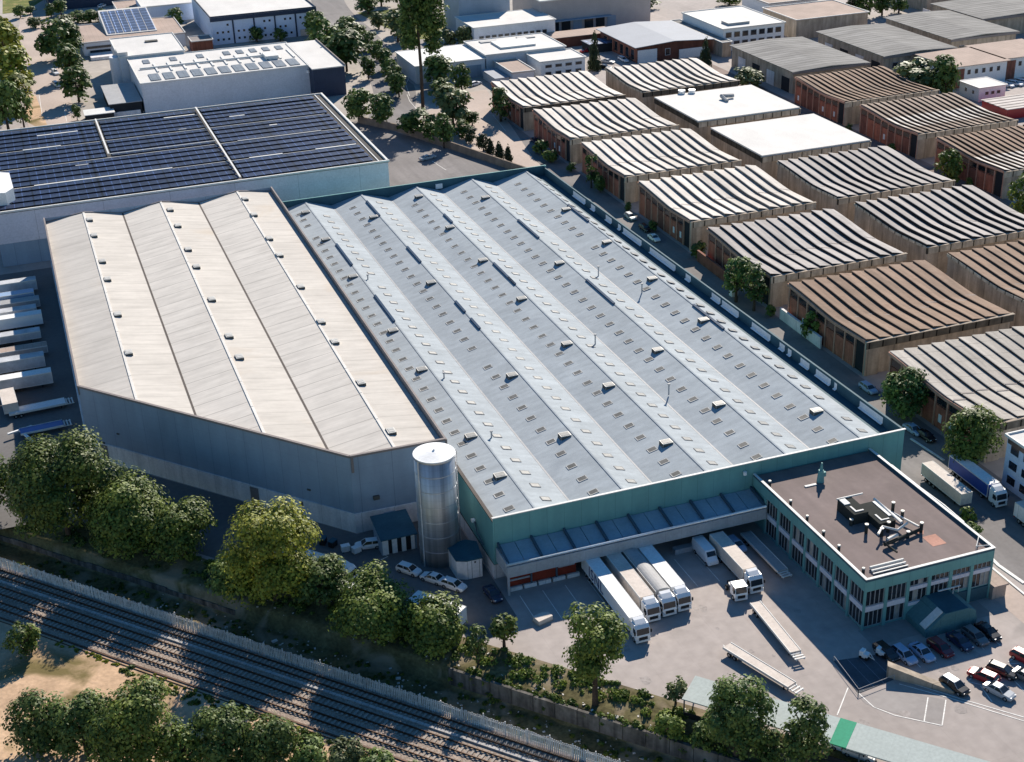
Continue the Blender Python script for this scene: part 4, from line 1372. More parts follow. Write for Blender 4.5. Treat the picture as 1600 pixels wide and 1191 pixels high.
# ------------------------------------------------------------------ generic buildings
def hall(name, label, cat, x0, x1, y0, y1, h, wallm, roofm, group=None, trim=M_cap, gable=None, parapet=0.25, eave=0.35):
    t = thing(name, label, cat, ((x0 + x1) / 2, (y0 + y1) / 2, 0), 0, group)
    MB().box(x0, x1, y0, y1, 0, h - .04).part('wall', wallm, t)
    if gable is None:
        MB().box(x0 - eave, x1 + eave, y0 - eave, y1 + eave, h, h + .18).part('roof', roofm, t)
        if parapet:
            mb = MB()
            for a, b in [((x0 - eave, y0 - eave + .1), (x1 + eave, y0 - eave + .1)), ((x0 - eave, y1 + eave - .1), (x1 + eave, y1 + eave - .1))]:
                mb.bar(a, b, .24, h + .18, h + .18 + parapet)
            for a, b in [((x0 - eave + .1, y0 - eave + .24), (x0 - eave + .1, y1 + eave - .24)), ((x1 + eave - .1, y0 - eave + .24), (x1 + eave - .1, y1 + eave - .24))]:
                mb.bar(a, b, .24, h + .18, h + .18 + parapet)
            mb.part('parapet', trim, t)
    else:
        ym = (y0 + y1) / 2
        xm = (x0 + x1) / 2
        e = eave
        if gable[0] == 'x':       # ridge runs along x
            for (ya, yb, za, zb) in [(y0 - e, ym, h, h + gable[1]), (ym, y1 + e, h + gable[1], h)]:
                mb = MB()
                mb.raw([(x0 - e, ya, za), (x1 + e, ya, za), (x1 + e, yb, zb), (x0 - e, yb, zb), (x0 - e, ya, za - .2), (x1 + e, ya, za - .2), (x1 + e, yb, zb - .2), (x0 - e, yb, zb - .2)],
                       [(0, 1, 2, 3), (4, 7, 6, 5), (0, 4, 5, 1), (1, 5, 6, 2), (2, 6, 7, 3), (3, 7, 4, 0)])
                mb.part('roof', roofm, t)
            mb = MB()
            for x in (x0 + .02, x1 - .02):
                mb.face([(x, y0, h - .05), (x, y1, h - .05), (x, ym, h + gable[1] - .15)])
            mb.part('gable_wall', wallm, t)
        else:
            for (xa, xb_, za, zb) in [(x0 - e, xm, h, h + gable[1]), (xm, x1 + e, h + gable[1], h)]:
                mb = MB()
                mb.raw([(xa, y0 - e, za), (xb_, y0 - e, zb), (xb_, y1 + e, zb), (xa, y1 + e, za), (xa, y0 - e, za - .2), (xb_, y0 - e, zb - .2), (xb_, y1 + e, zb - .2), (xa, y1 + e, za - .2)],
                       [(0, 1, 2, 3), (4, 7, 6, 5), (0, 4, 5, 1), (1, 5, 6, 2), (2, 6, 7, 3), (3, 7, 4, 0)])
                mb.part('roof', roofm, t)
            mb = MB()
            for y in (y0 + .02, y1 - .02):
                mb.face([(x0, y, h - .05), (x1, y, h - .05), (xm, y, h + gable[1] - .15)])
            mb.part('gable_wall', wallm, t)
    return t


def win(parent, side, fixed, a0, a1, z0, z1, framem=M_frame, name='window'):
    if side == 's':
        f = MB().box(a0, a1, fixed - .08, fixed, z0, z1).part(name, framem, parent)
        MB().box(a0 + .12, a1 - .12, fixed - .12, fixed - .08, z0 + .12, z1 - .12).part('pane', M_glass, f)
    else:
        f = MB().box(fixed - .08, fixed, a0, a1, z0, z1).part(name, framem, parent)
        MB().box(fixed - .12, fixed - .08, a0 + .12, a1 - .12, z0 + .12, z1 - .12).part('pane', M_glass, f)


# building with the big dark solar roof
SB = thing('warehouse', 'white warehouse whose whole roof is covered in dark blue solar panels', 'warehouse', (36, 343, 0))
sx0, sx1, sy0, sy1, sh = -8.5, 79.5, 310.5, 378.5, 12.0
mb = MB()
mb.box(sx0, sx1, sy0, sy1, 5.2, sh)
mb.part('wall', mat('pale_steel_cladding', (0.66, 0.63, 0.68), 0.6, var=.08, lines=((X_, 14.5, .12, .7), (Z_, 3.2, .06, .9))), SB)
MB().box(sx0 + .1, sx1 - .1, sy0 + .1, sy1 - .1, 0, 5.2).part('base_wall', M_blueclad, SB)
MB().box(sx0 - .2, sx1 + .2, sy0 - .2, sy1 + .2, sh, sh + .15).part('roof', M_pvroof, SB)
mb = MB()
mb.bar((sx0 - .3, sy0 - .1), (sx1 + .3, sy0 - .1), .45, sh + .15, sh + .55)
mb.part('front_parapet', M_cap, SB)
MB().bar((sx0 - .3, sy1 + .1), (sx1 + .3, sy1 + .1), .35, sh + .15, sh + .45).part('back_parapet', M_cap, SB)
mb = MB()
mb.bar((sx1 - .1, sy0 + .2), (sx1 - .1, sy1 - .2), .5, sh + .15, sh + .6)
mb.bar((sx1 - 2.0, sy0 + .6), (sx1 - 2.0, sy1 - .6), .25, sh + .15, sh + .35)
mb.part('side_parapet', M_cap, SB)
secs = [(sx0 + 1.5, 18.5), (20.0, 44.5), (46.0, sx1 - 3.0)]
nr = 17
rp = (sy1 - sy0 - 2.5) / nr
rng = random.Random(31)
for si, (xa, xb_) in enumerate(secs):
    for k in range(nr):
        ya = sy0 + 1.4 + k * rp
        yb_ = ya + rp * (0.88 if k % 4 != 3 else 0.72)
        if si == 0 and k < 8:
            xb2 = 45.0
        elif si == 1 and k < 8:
            continue
        else:
            xb2 = xb_
        z0, z1_ = sh + .55, sh + .34
        mb = MB()
        mb.raw([(xa, ya, z0), (xb2, ya, z0), (xb2, yb_, z1_), (xa, yb_, z1_), (xa, ya, z0 - .1), (xb2, ya, z0 - .1), (xb2, yb_, z1_ - .1), (xa, yb_, z1_ - .1)],
               [(0, 1, 2, 3), (4, 7, 6, 5), (0, 4, 5, 1), (1, 5, 6, 2), (2, 6, 7, 3), (3, 7, 4, 0)])
        mb.part('solar_array', M_pv, SB)
mb = MB()
mb.box(44.95, 45.35, sy0 + 1, sy1 - 1, sh + .78, sh + .95)
mb.box(19.0, 19.4, sy0 + 33, sy1 - 1, sh + .78, sh + .95)
mb.box(19.4, 44.9, sy0 + 33, sy0 + 33.25, sh + .7, sh + .84)
for k in (3, 7, 11):
    mb.box(sx0 + 1, sx1 - 4, sy0 + 1.4 + k * rp + rp * .86, sy0 + 1.4 + k * rp + rp * .92, sh + .2, sh + .28)
mb.part('cable_tray', M_cap, SB)
for (k, xa, xb_) in [(3.85, 1, 32), (3.85, 50, 58), (3.85, 66, 76), (7.85, 50, 71), (11.85, 0, 9), (6.9, 11, 14), (14.9, 4, 14), (13.9, 52, 56), (15.6, 36, 44), (12.2, 38, 40), (10.6, 60, 62)]:
    y = sy0 + 1.4 + k * rp
    MB().box(xa, xb_, y - .35, y + .25, sh + .2, sh + .5).part('roof_walkway', M_grey if k < 9 and k > 4 else M_cap, SB)
MB().prism([(-8.0, 316), (-5.2, 315), (-3.4, 318), (-3.8, 330), (-8.0, 333)], sh + .2, sh + 3.2).part('stair_head', M_white, SB)

# white building with solar panels behind it
t = hall('warehouse', 'long white warehouse with grey solar panels and a dark navy end wall', 'warehouse', 36.3, 86.6, 427.5, 462, 8.6, M_whitewall, M_whiteroof)
for k in range(11):
    x = 39.5 + k * 4.2
    MB().box(x, x + 3.0, 429.5, 438.0, 8.8, 9.0).part('solar_array', M_pv2, t)
    if k % 2 == 0 or k > 5:
        MB().box(x + .6, x + 2.6, 453.0, 458, 8.8, 9.0).part('solar_array', M_pv2, t)
    MB().box(x + 3.1, x + 3.7, 440.0, 451.5, 8.85, 9.1).part('roof_duct', M_cap, t)
MB().box(38, 80, 445.4, 445.9, 8.9, 9.4).part('pipe_run', M_cap, t)
MB().box(76, 80, 440, 446, 8.9, 10.0).part('roof_plant', M_cap, t)
MB().box(86.6, 96.4, 421.5, 460, 0, 8.7).part('navy_wing', M_navywall, t)
MB().box(86.3, 96.7, 421.2, 460.3, 8.7, 9.0).part('wing_roof', M_whiteroof, t)
MB().bar((96.5, 421.3), (96.5, 460.2), .3, 9.0, 9.5).part('wing_parapet', M_trim, t)
MB().cyl((86.2, 426.9), .45, 6.6, 7.5, 10).part('wall_lamp', M_white, t)
t = hall('warehouse', 'tall smooth white block with a stair head, left of the grey solar panels', 'warehouse', 33.8, 54.0, 462.6, 491, 9.4, M_whitewall, M_whiteroof)
MB().box(33.4, 36.5, 463, 470, 9.6, 10.9).part('stair_head', M_whiteroof, t)
MB().cyl((33.0, 466), 2.2, 0, 9.2, 20).part('round_stair', M_whitewall, t)
MB().box(44, 48, 480, 482, 9.6, 10.0).part('roof_hatch', M_ventdark, t)
t = hall('canopy_shed', 'low grey canopy roof with dark bays beside the white warehouse', 'canopy', 26.5, 35.6, 428, 452, 3.6, M_dockdark, M_grey, parapet=0)
MB().box(26.2, 35.0, 427.5, 428, 0.0, 1.2).part('kerb_wall', M_plinth, t)
t = hall('low_shed', 'low dark lean-to with a pale edge behind the solar roof', 'shed', 19, 27, 424, 430, 2.2, M_dockdark, M_cap, parapet=0)

# small pavilion with blue solar panels
t = hall('pavilion', 'low pavilion with blue solar panels on a tilted roof', 'pavilion', 26.0, 61.0, 514, 545, 4.4, M_whitewall, M_tanroof)
mb = MB()
mb.raw([(35.0, 522, 4.9), (52.5, 522, 4.9), (52.5, 551, 8.2), (35.0, 551, 8.2), (35.0, 522, 4.5), (52.5, 522, 4.5), (52.5, 551, 4.5), (35, 551, 4.5)], [(0, 1, 2, 3), (0, 3, 7, 4), (1, 5, 6, 2), (0, 4, 5, 1), (2, 6, 7, 3)])
mb.part('tilted_roof', M_whiteroof, t)
for k in range(6):
    mb = MB()
    xa = 35.6 + k * 2.8
    mb.raw([(xa, 523, 5.12), (xa + 2.5, 523, 5.12), (xa + 2.5, 549, 8.1), (xa, 549, 8.1), (xa, 523, 5.0), (xa + 2.5, 523, 5.0), (xa + 2.5, 549, 8.0), (xa, 549, 8.0)],
           [(0, 1, 2, 3), (0, 4, 5, 1), (1, 5, 6, 2), (3, 7, 4, 0)])
    mb.part('solar_array', M_pv3, t)
MB().box(28, 35, 513.7, 514, 1.0, 1.8).box(27, 37, 513.7, 514, 2.4, 3.2).part('window_band', M_glass, t)
for (z) in (.0,):
    MB().box(27.5, 38, 506, 513.5, 0, 1.0).part('ramp', M_plinth, t)

# blue-white block
t = hall('factory', 'tall blue-white factory block with small square windows and dark downpipes', 'factory', 70.2, 107.6, 510, 556, 9.4, M_bluewhite, M_whiteroof, trim=M_navywall, parapet=.5)
MB().box(69.8, 108, 509.6, 509.95, 8.2, 9.55).part('eaves_band', M_navywall, t)
rng = random.Random(4)
for px_k in range(5):
    x = 70.2 + px_k * 7.5
    if px_k:
        MB().box(x - .25, x + .25, 509.7, 510, 0, 8.2).part('downpipe', M_navywall, t)
    for r_ in range(3):
        for c in range(3):
            if rng.random() < .78:
                win(t, 's', 510, x + 1.3 + c * 1.9, x + 2.3 + c * 1.9, 1.2 + r_ * 2.5, 2.2 + r_ * 2.5, M_bluewhite)
MB().box(101.5, 106.8, 509.2, 510, .2, 2.4).part('sign_board', M_tarp, t)  # plain beige board, no light of its own
hall('shed_block', 'small brown block in the shade left of the blue-white factory', 'shed', 61.5, 68.5, 500, 508, 4, M_timberdark, M_trim)
t = hall('factory', 'dark blue depot with pale vehicles before it at the top left', 'factory', 20, 60, 604, 640, 7, M_navywall, M_tanroof)
hall('house', 'low tan and white building on the upper left, beyond the hedge', 'house', 44, 66, 574, 592, 3.2, M_white, M_tanroof)
hall('factory', 'pale blue long block beside the factory, at the top of the picture', 'factory', 52, 72, 560, 584, 6, M_bluewhite, M_whiteroof)

# top centre group
t = hall('workshop', 'white roofed works with a row of dark windows, at the top centre', 'works', 150.5, 180.0, 458.5, 478.5, 7.6, M_whitewall, M_whiteroof, parapet=.15)
for k in range(11):
    win(t, 's', 458.5, 152.2 + k * 2.3, 153.9 + k * 2.3, 2.2, 4.8, M_frame)
for k in range(5):
    win(t, 'w', 150.5, 460 + k * 3.4, 462 + k * 3.4, 2.2, 4.6, M_frame)
t = hall('tower_block', 'windowless pale blue tower behind the white roofed works', 'tower', 153, 172, 482, 500, 17.5, mat('pale_blue_tower', (0.34, 0.39, 0.46), .6, var=.08, lines=((X_, 2.4, .06, .85), (Z_, 4.0, .06, .9))), M_whiteroof)
t = hall('works_hall', 'long pinkish grey hall with dark doors along its foot at the top centre', 'hall', 179.5, 222, 471, 500, 11.5, mat('pinkish_cladding', (0.42, 0.375, 0.36), .7, var=.08, lines=((X_, 6, .08, .85),)), M_whiteroof)
for k in range(6):
    MB().box(183 + k * 4.4, 186.3 + k * 4.4, 470.8, 471, 0, 4.2).part('loading_door', [M_glass, M_dockdark, M_blueclad][k % 3], t)
MB().box(182, 206, 468.6, 470.9, 4.4, 4.7).part('door_canopy', M_blueclad, t)
t = hall('works', 'white flat roofed works with a stepped roof, beyond the parked white van', 'works', 143, 170, 424.5, 446, 6.2, M_whitewall, M_whiteroof)
MB().box(150, 162, 430, 440, 6.4, 7.0).part('roof_hatch', M_cap, t)
for (xa, ya) in [(147, 441), (160, 441)]:
    MB().box(xa, xa + 6, ya, ya + 2.5, 6.4, 6.7).part('roof_light', M_grey, t)
t = hall('works', 'white two-storey annex with small dark windows beside the far workshop', 'works', 156.5, 171.5, 411.5, 423.8, 5.3, M_white, M_whiteroof)
for k in range(4):
    win(t, 's', 411.5, 158 + k * 3.4, 160.2 + k * 3.4, 3.4, 4.4)
    win(t, 's', 411.5, 158 + k * 3.4, 160.0 + k * 3.4, 1.0, 2.2)
t = hall('works', 'white sheeted low hall left of the stepped works', 'works', 119.5, 142.4, 424, 446, 5.4, M_whitewall, mat('ribbed_white_roof', (0.70, 0.69, 0.67), .7, lines=((X_, 2.2, .12, .88),)), parapet=.1)
MB().box(128, 141, 423.7, 424, 0, 3.8).part('loading_door', M_blueclad, t)
t = hall('works', 'narrow building with a tan roof between the white halls', 'works', 145.5, 152.5, 407, 424, 4.2, M_whitewall, M_tanroof)
hall('lean_to', 'small lean-to with a pale blue roof against the tan roofed building', 'lean-to', 140.6, 145.0, 409, 421, 2.6, M_whitewall, M_slateroof, parapet=0)
t = hall('open_shed', 'row of pinkish pitched canopies in front of the pinkish hall', 'canopy', 176, 198, 449, 458, 3.4, M_timberdark, M_tanroof, parapet=0)
t = hall('boat_store', 'row of blue and white striped canopies beside the dark cypress', 'canopy', 184, 195, 437, 444, 2.8, M_dockdark, M_pv3, parapet=0)

# slate roofed timber hall, white office and plain grey sheds
t = hall('timber_hall', 'timber hall with a slate blue double roof in front of the white office', 'hall', 192.0, 218.0, 417, 447, 5.4, M_timberdark, M_slateroof, gable=('y', 0.9), eave=1.2)
MB().box(192.2, 199, 416.7, 417, 0, 4.2).part('white_panel', M_white, t)
MB().box(207, 217.5, 416.7, 417, 0, 3.0).part('white_panel', M_white, t)
for k in range(6):
    win(t, 'w', 192.0, 419 + k * 4.4, 421.6 + k * 4.4, .6, 4.0, M_post)
win(t, 's', 417, 202, 203.8, 1.6, 3.8, M_white)
t = hall('office_building', 'bright white flat roofed office with a row of dark windows', 'office', 224.0, 247.0, 419, 449, 7.2, M_white, M_whiteroof)
for k in range(7):
    win(t, 's', 419, 225 + k * 3.1, 227.2 + k * 3.1, 4.4, 6.2)
    win(t, 's', 419, 225 + k * 3.1, 227.2 + k * 3.1, 1.2, 3.2)
MB().box(228, 236, 423, 428, 7.4, 8.2).part('roof_plant', M_grey, t)
hall('low_hall', 'long low hall with a pale grey roof left of the white office', 'hall', 220.2, 223.4, 412, 450, 4.6, M_beige, M_greyroof)
GP = 'plain grey roofed sheds'
for lab, x0, x1, y0, y1, h in [
    ('plain grey roofed shed nearest the brown workshops', 217, 242.0, 361.5, 399.5, 6.8),
    ('plain grey roofed shed in the middle of the grey group', 251.0, 276, 366, 404, 6.8),
    ('plain grey roofed shed with a leafy edge at the upper right', 282, 306.5, 375.5, 412, 6.8),
    ('wide grey roofed shed in the upper right corner', 309, 352, 396, 424, 6.8)]:
    t = hall('storage_shed', lab, 'shed', x0, x1, y0, y1, h, M_beige, M_greyroof, GP, gable=('y', .55), eave=.7)
    MB().box(x0 - .8, x1 + .8, y0 - .85, y0 - .7, h - .75, h - .02).part('eaves_band', M_trim, t)
    for k in range(4):
        MB().box(x0 - .1, x0, y0 + 2 + k * 9, y0 + 6.5 + k * 9, 0, 4.2).part('loading_door', [M_dockdark, M_plinth][k % 2], t)
    win(t, 's', y0, x0 + 3, x0 + 5, 2.6, 4.4)
hall('storage_shed', 'tan roofed shed behind the white office', 'shed', 254, 282, 423, 446, 6.5, M_beige, M_tanroof)
hall('storage_shed', 'grey shed cut by the top edge, right of the dark conifers', 'shed', 318, 356, 440, 468, 6.5, M_beige, M_greyroof)
hall('storage_shed', 'small tan shed at the top edge left of the dark conifers', 'shed', 262, 282, 456, 476, 5.5, M_white, M_tanroof)
for lab, x0, x1, y0, y1 in [('brown roofed house with white walls and arched windows, above the white cabin', 261.5, 280.5, 346, 364),
                            ('brown roofed house with white walls at the right edge', 281.2, 301, 348, 366)]:
    t = hall('house', lab, 'house', x0, x1, y0, y1, 6.4, M_white, M_tanroof, 'brown roofed white houses', parapet=0, eave=.8)
    for k in range(5):
        win(t, 's', y0, x0 + 5 + k * 2.6, x0 + 6.3 + k * 2.6, 3.6, 5.2, M_white)
    MB().box(x0 + .2, x0 + 4.0, y0 - .15, y0, 0, 5.6).part('timber_bay', M_timberdark, t)
    for k in range(3):
        win(t, 'w', x0, y0 + 3 + k * 4, y0 + 5 + k * 4, 3.4, 5.0, M_white)
t = hall('cabin', 'white flat roofed cabin beside the parked white vans', 'cabin', 259.5, 268.6, 330.5, 339.6, 3.9, M_white, M_whiteroof, parapet=.1)
for k in range(3):
    win(t, 's', 330.5, 261.5 + k * 2.0, 262.8 + k * 2.0, 1.7, 2.8, M_white)
for k in range(2):
    win(t, 'w', 259.5, 332.5 + k * 3.4, 333.6 + k * 3.4, 1.7, 2.9, M_white)
# red striped awnings at the right edge
t = hall('awning', 'red edged striped canopy at the right edge below the parked vans', 'canopy', 255, 280, 312, 323, 2.8, M_red, mat('striped_canopy', (0.52, 0.47, 0.44), .8, lines=((Y_, 2.3, .8, .25),)), parapet=0)
# white-blue block by the parked trucks
t = hall('office_building', 'blue-white three-storey block at the right edge behind the box trailer', 'office', 130.0, 146, 134, 149.8, 8.2, mat('soft_blue_wall', (0.56, 0.63, 0.74), .6, var=.06), M_whiteroof)
for r_ in range(3):
    for k in range(5):
        win(t, 'w', 130.0, 135.2 + k * 2.9, 137.2 + k * 2.9, .9 + r_ * 2.5, 2.4 + r_ * 2.5, M_bluewhite)
    for k in range(4):
        win(t, 's', 134, 131.5 + k * 3.6, 133.8 + k * 3.6, .9 + r_ * 2.5, 2.4 + r_ * 2.5, M_bluewhite)
MB().box(129.85, 130, 134.5, 149.5, 7.3, 8.1).part('roof_band', M_glass, t)

# carport along the south edge of the yard
CP = thing('carport', 'long pale green carport roof with one vivid green panel along the yard edge', 'carport', (*uv(-35, 128), 0))
for (ua, ub, mm, nm, zo) in [(-48.2, -30.4, M_palegreen, 'roof_sheet', 0), (-30.4, -28.5, M_green, 'green_sheet', 0.03), (-28.5, 6, M_palegreen, 'roof_sheet', 0)]:
    mb = MB()
    a, b, c, d = uv(ua, 125.9), uv(ub, 125.9), uv(ub, 130.2), uv(ua, 130.2)
    mb.raw([(*a, 2.35 + zo), (*b, 2.35 + zo), (*c, 2.75 + zo), (*d, 2.75 + zo), (*a, 2.2 + zo), (*b, 2.2 + zo), (*c, 2.6 + zo), (*d, 2.6 + zo)],
           [(0, 1, 2, 3), (4, 7, 6, 5), (0, 4, 5, 1), (1, 5, 6, 2), (2, 6, 7, 3), (3, 7, 4, 0)])
    mb.part(nm, mm, CP)
for u in [-48 + 4.2 * k for k in range(12)]:
    for v, zt in ((126.2, 2.22), (129.9, 2.58)):
        MB().tube([(*uv(u, v), ground_z(*uv(u, v)) - .1), (*uv(u, v), zt)], .09, 6).part('post', M_canframe, CP)
mb = MB()
mb.bar(uv(-48, 125.95), uv(5, 125.95), .1, -.4, .5)
mb.part('back_rail', M_dockdark, CP)

# sunken dock with a deck painted dark for the office shadow and its ramp wall
DK = thing('dock_deck', 'low deck by the office corner, coloured dark navy for the shade there', 'deck', (84, 115, 0))
MB().prism(px_poly([(1303, 1033), (1341, 1084), (1397, 1062), (1381, 1022)]), 0.0, 0.05).part('deck', mat('deck_shade_colour', (0.085, 0.095, 0.11), .8, var=.15, scale=.4, lines=((X_, 1.5, .07, 2.2),)), DK)
DA, DB, DC = px_poly([(1303, 1033), (1341, 1084), (1397, 1062)])
mb = MB()
for a, b in [(DA, DB), (DB, DC)]:
    mb.tube([(*a, .7), (*b, .7)], .035, 5)
    mb.tube([(*a, .0), (*a, .7)], .06, 5)
    mb.tube([(*b, .0), (*b, .7)], .06, 5)
mb.part('rail', M_grey, DK)
for i, q in enumerate([at(1352, 1030), at(1378, 1026)]):
    sw = thing('yard_cart', ['white yard cart with a folded handle on the dark deck', 'boxy white yard cart beside the parked cars on the dark deck'][i], 'cart', (*q, .13), R(-60), 'white carts on the dark deck')
    MB().box(-.7, .4, -.42, .42, .25, .8).box(-.7, -.2, -.42, .42, .8, 1.1).part('body', M_white, sw, local=True)
    MB().tube([(.4, -.3, .8), (1.2, 0, .3), (.4, .3, .8)], .07, 5).part('handle', M_cap, sw, local=True)
    for x in (-.5, .3):
        MB().tube([(x, -.46, .22), (x, .46, .22)], .22, 10).part('wheel', M_tyre, sw, local=True)
RW = MB()
a, b = (88.0, 117.4), (93.6, 111.4)
RW.raw([(88.0, 116.7, 0), (93.6, 110.9, 0), (94.2, 111.5, 0), (88.6, 117.6, 0), (88.0, 116.7, 1.7), (93.6, 110.9, .35), (94.2, 111.5, .35), (88.6, 117.6, 1.7)],
       [(4, 5, 6, 7), (0, 1, 5, 4), (1, 2, 6, 5), (2, 3, 7, 6), (3, 0, 4, 7)])
tag(RW.top('ramp_wall', M_beige, (91, 114, 0)), 'sloping cream ramp wall running from the dark deck to the parked hatchback', 'wall')
# boundary wall behind the teal warehouse
bwm = MB()
P = px_poly([(560, 192), (620, 205), (690, 228), (760, 252), (830, 276)])
for a, b in zip(P, P[1:]):
    bwm.bar(a, b, .4, 0, 2.0)
tag(bwm.top('boundary_wall', mat('brown_block_wall', (0.24, 0.19, 0.15), .95, var=.2, scale=.4, streak=((.6, .6, .1), .2)), (*P[2], 0)), 'long brown boundary wall behind the teal warehouse', 'wall')
for (lab, q, hh) in [('low dark brown wall by the two dark trees', [(1090, 408), (1132, 440)], 2.4), ('grey panel fence at the foot of the brown workshop', [(1219, 498), (1282, 545)], 2.2)]:
    wm = MB()
    P = px_poly(q)
    wm.bar(P[0], P[1], .3, 0, hh)
    wm.bar(P[0], P[1], .5, hh, hh + .1)
    tag(wm.top('yard_wall', M_timberdark if hh > 2.3 else M_plinth, (*P[0], 0)), lab, 'wall', 'walls beside the service road')
wk = thing('kiosk', 'small white kiosk with a peaked roof between the two dark trees', 'kiosk', (*at(1146, 462), 0))
MB().box(-.7, .7, -.6, .6, 0, 2.0).part('cabin', M_white, wk, local=True)
MB().raw([(-1, -.9, 2), (1, -.9, 2), (1, .9, 2), (-1, .9, 2), (0, 0, 2.7)], [(0, 1, 4), (1, 2, 4), (2, 3, 4), (3, 0, 4), (3, 2, 1, 0)]).part('roof', M_whiteroof, wk, local=True)


# ------------------------------------------------------------------ vehicles
def prof_loft(mb, stations, mi=0):
    """stations: (x, z0, z1, halfwidth_low, halfwidth_high)"""
    n = 6
    rows = []
    for (x, z0, z1, wl_, wh_) in stations:
        zm = z0 + (z1 - z0) * .55
        rows.append([(x, -wl_ * .92, z0), (x, -wl_, zm), (x, -wh_, z1), (x, wh_, z1), (x, wl_, zm), (x, wl_ * .92, z0)])
    pts = [p for r_ in rows for p in r_]
    fs = []
    for i in range(len(rows) - 1):
        for k in range(n):
            fs.append((i * n + k, (i + 1) * n + k, (i + 1) * n + (k + 1) % n, i * n + (k + 1) % n))
    fs.append(tuple(range(n)))
    fs.append(tuple(range((len(rows) - 1) * n, len(rows) * n))[::-1])
    mb.raw(pts, fs, mi)
    return mb


CARME = {}


def car(label, x, y, head, kind, paintn, group=None, roofm=None, cat='car', z=0.0, L_=3.85):
    t = thing('parked_car', label, cat, (x, y, z), R(head), group)
    W_ = 0.80
    key = (kind, L_)
    if key not in CARME:
        h = L_ / 2
        b = MB()
        if kind == 'sedan':
            prof_loft(b, [(-h, .38, .62, W_ * .80, W_ * .74), (-h + .12, .24, .80, W_ * .95, W_ * .84), (-h + .75, .18, .86, W_, W_ * .88), (-.2, .18, .84, W_, W_ * .9),
                          (.75, .18, .80, W_, W_ * .88), (h - .35, .2, .70, W_ * .96, W_ * .80), (h - .08, .26, .60, W_ * .84, W_ * .70), (h, .34, .50, W_ * .7, W_ * .6)])
            bot = [(-h + .55, .86), (.85, .81)]
            top = [(-.78, 1.19), (.22, 1.19)]
        else:
            hh = 1.28 if kind == 'suv' else 1.22
            prof_loft(b, [(-h, .38, .70, W_ * .82, W_ * .78), (-h + .1, .24, .88, W_ * .96, W_ * .86), (-.2, .18, .86, W_, W_ * .9),
                          (.85, .18, .82, W_, W_ * .88), (h - .3, .2, .74, W_ * .95, W_ * .80), (h - .06, .26, .62, W_ * .84, W_ * .70), (h, .34, .52, W_ * .7, W_ * .6)])
            bot = [(-h + .12, .88), (.95, .83)]
            top = [(-h + .42, hh), (.28, hh)]
        g = MB()
        wb, wt = W_ * .86, W_ * .66
        (xr, zr), (xf_, zf) = bot
        (tr_, zt_), (tf, _) = top
        p = [(xr, -wb, zr), (xf_, -wb, zf), (xf_, wb, zf), (xr, wb, zr), (tr_, -wt, zt_), (tf, -wt, zt_), (tf, wt, zt_), (tr_, wt, zt_)]
        g.raw(p, [(4, 5, 6, 7), (0, 1, 5, 4), (1, 2, 6, 5), (2, 3, 7, 6), (3, 0, 4, 7)])
        r_ = MB()
        r_.raw([(tr_ - .04, -wt - .02, zt_ - .01), (tf + .04, -wt - .02, zt_ - .01), (tf + .04, wt + .02, zt_ - .01), (tr_ - .04, wt + .02, zt_ - .01),
                (tr_ + .06, -wt + .06, zt_ + .05), (tf - .06, -wt + .06, zt_ + .05), (tf - .06, wt - .06, zt_ + .05), (tr_ + .06, wt - .06, zt_ + .05)],
               [(4, 5, 6, 7), (0, 1, 5, 4), (1, 2, 6, 5), (2, 3, 7, 6), (3, 0, 4, 7)])
        for sgn in (-1, 1):
            for (a, c) in [(p[0], p[4]), (p[1], p[5])]:
                r_.tube([(a[0], sgn * abs(a[1]), a[2]), (c[0], sgn * abs(c[1]), c[2])], .045, 5)
            r_.tube([((xr + xf_) / 2 - .1, sgn * (wb + .0), .85), ((tr_ + tf) / 2, sgn * (wt + .0), zt_)], .04, 5)
        wh = MB().tube([(0, -.09, 0), (0, .09, 0)], .29, 14)
        rim = MB().tube([(0, -.1, 0), (0, .1, 0)], .17, 10)
        lampf = MB()
        lampf.obox((h - .14, .46, .58), (.16, .24, .12), Matrix.Rotation(-.35, 3, 'Z'))
        lampf2 = MB()
        lampf2.obox((h - .14, -.46, .58), (.16, .24, .12), Matrix.Rotation(.35, 3, 'Z'))
        mir = MB().box(.62, .76, W_ * .9, W_ * 1.12, .82, .94)
        mir2 = MB().box(.62, .76, -W_ * 1.12, -W_ * .9, .82, .94)
        tl = MB().box(-h - .01, -h + .1, W_ * .55, W_ * .8, .58, .74)
        tl2 = MB().box(-h - .01, -h + .1, -W_ * .8, -W_ * .55, .58, .74)
        CARME[key] = (b, g, r_, wh, rim, lampf, lampf2, mir, mir2, tl, tl2, h)
    b, g, r_, wh, rim, lf, lf2, mi1, mi2, tl, tl2, h = CARME[key]
    pm = PAINT[paintn]
    k2 = (key, paintn, roofm)
    if k2 not in CARME:
        CARME[k2] = [b.mesh('body', pm, smooth=False), g.mesh('window_band', M_carglass), r_.mesh('roof', PAINT[roofm] if roofm else pm)]
    if 'wheel' not in CARME:
        CARME['wheel'] = (wh.mesh('tyre', M_tyre, smooth=False), rim.mesh('rim', M_rim))
    if (key, 'l') not in CARME:
        CARME[(key, 'l')] = [q.mesh(n_, m_) for q, n_, m_ in [(lf, 'headlight', M_lamp), (lf2, 'headlight', M_lamp), (mi1, 'mirror', M_chassis), (mi2, 'mirror', M_chassis), (tl, 'tail_light', M_tail), (tl2, 'tail_light', M_tail)]]
    for me in CARME[k2] + CARME[(key, 'l')]:
        o = bpy.data.objects.new(me.name.split('.')[0], me)
        COL.objects.link(o)
        o.parent = t
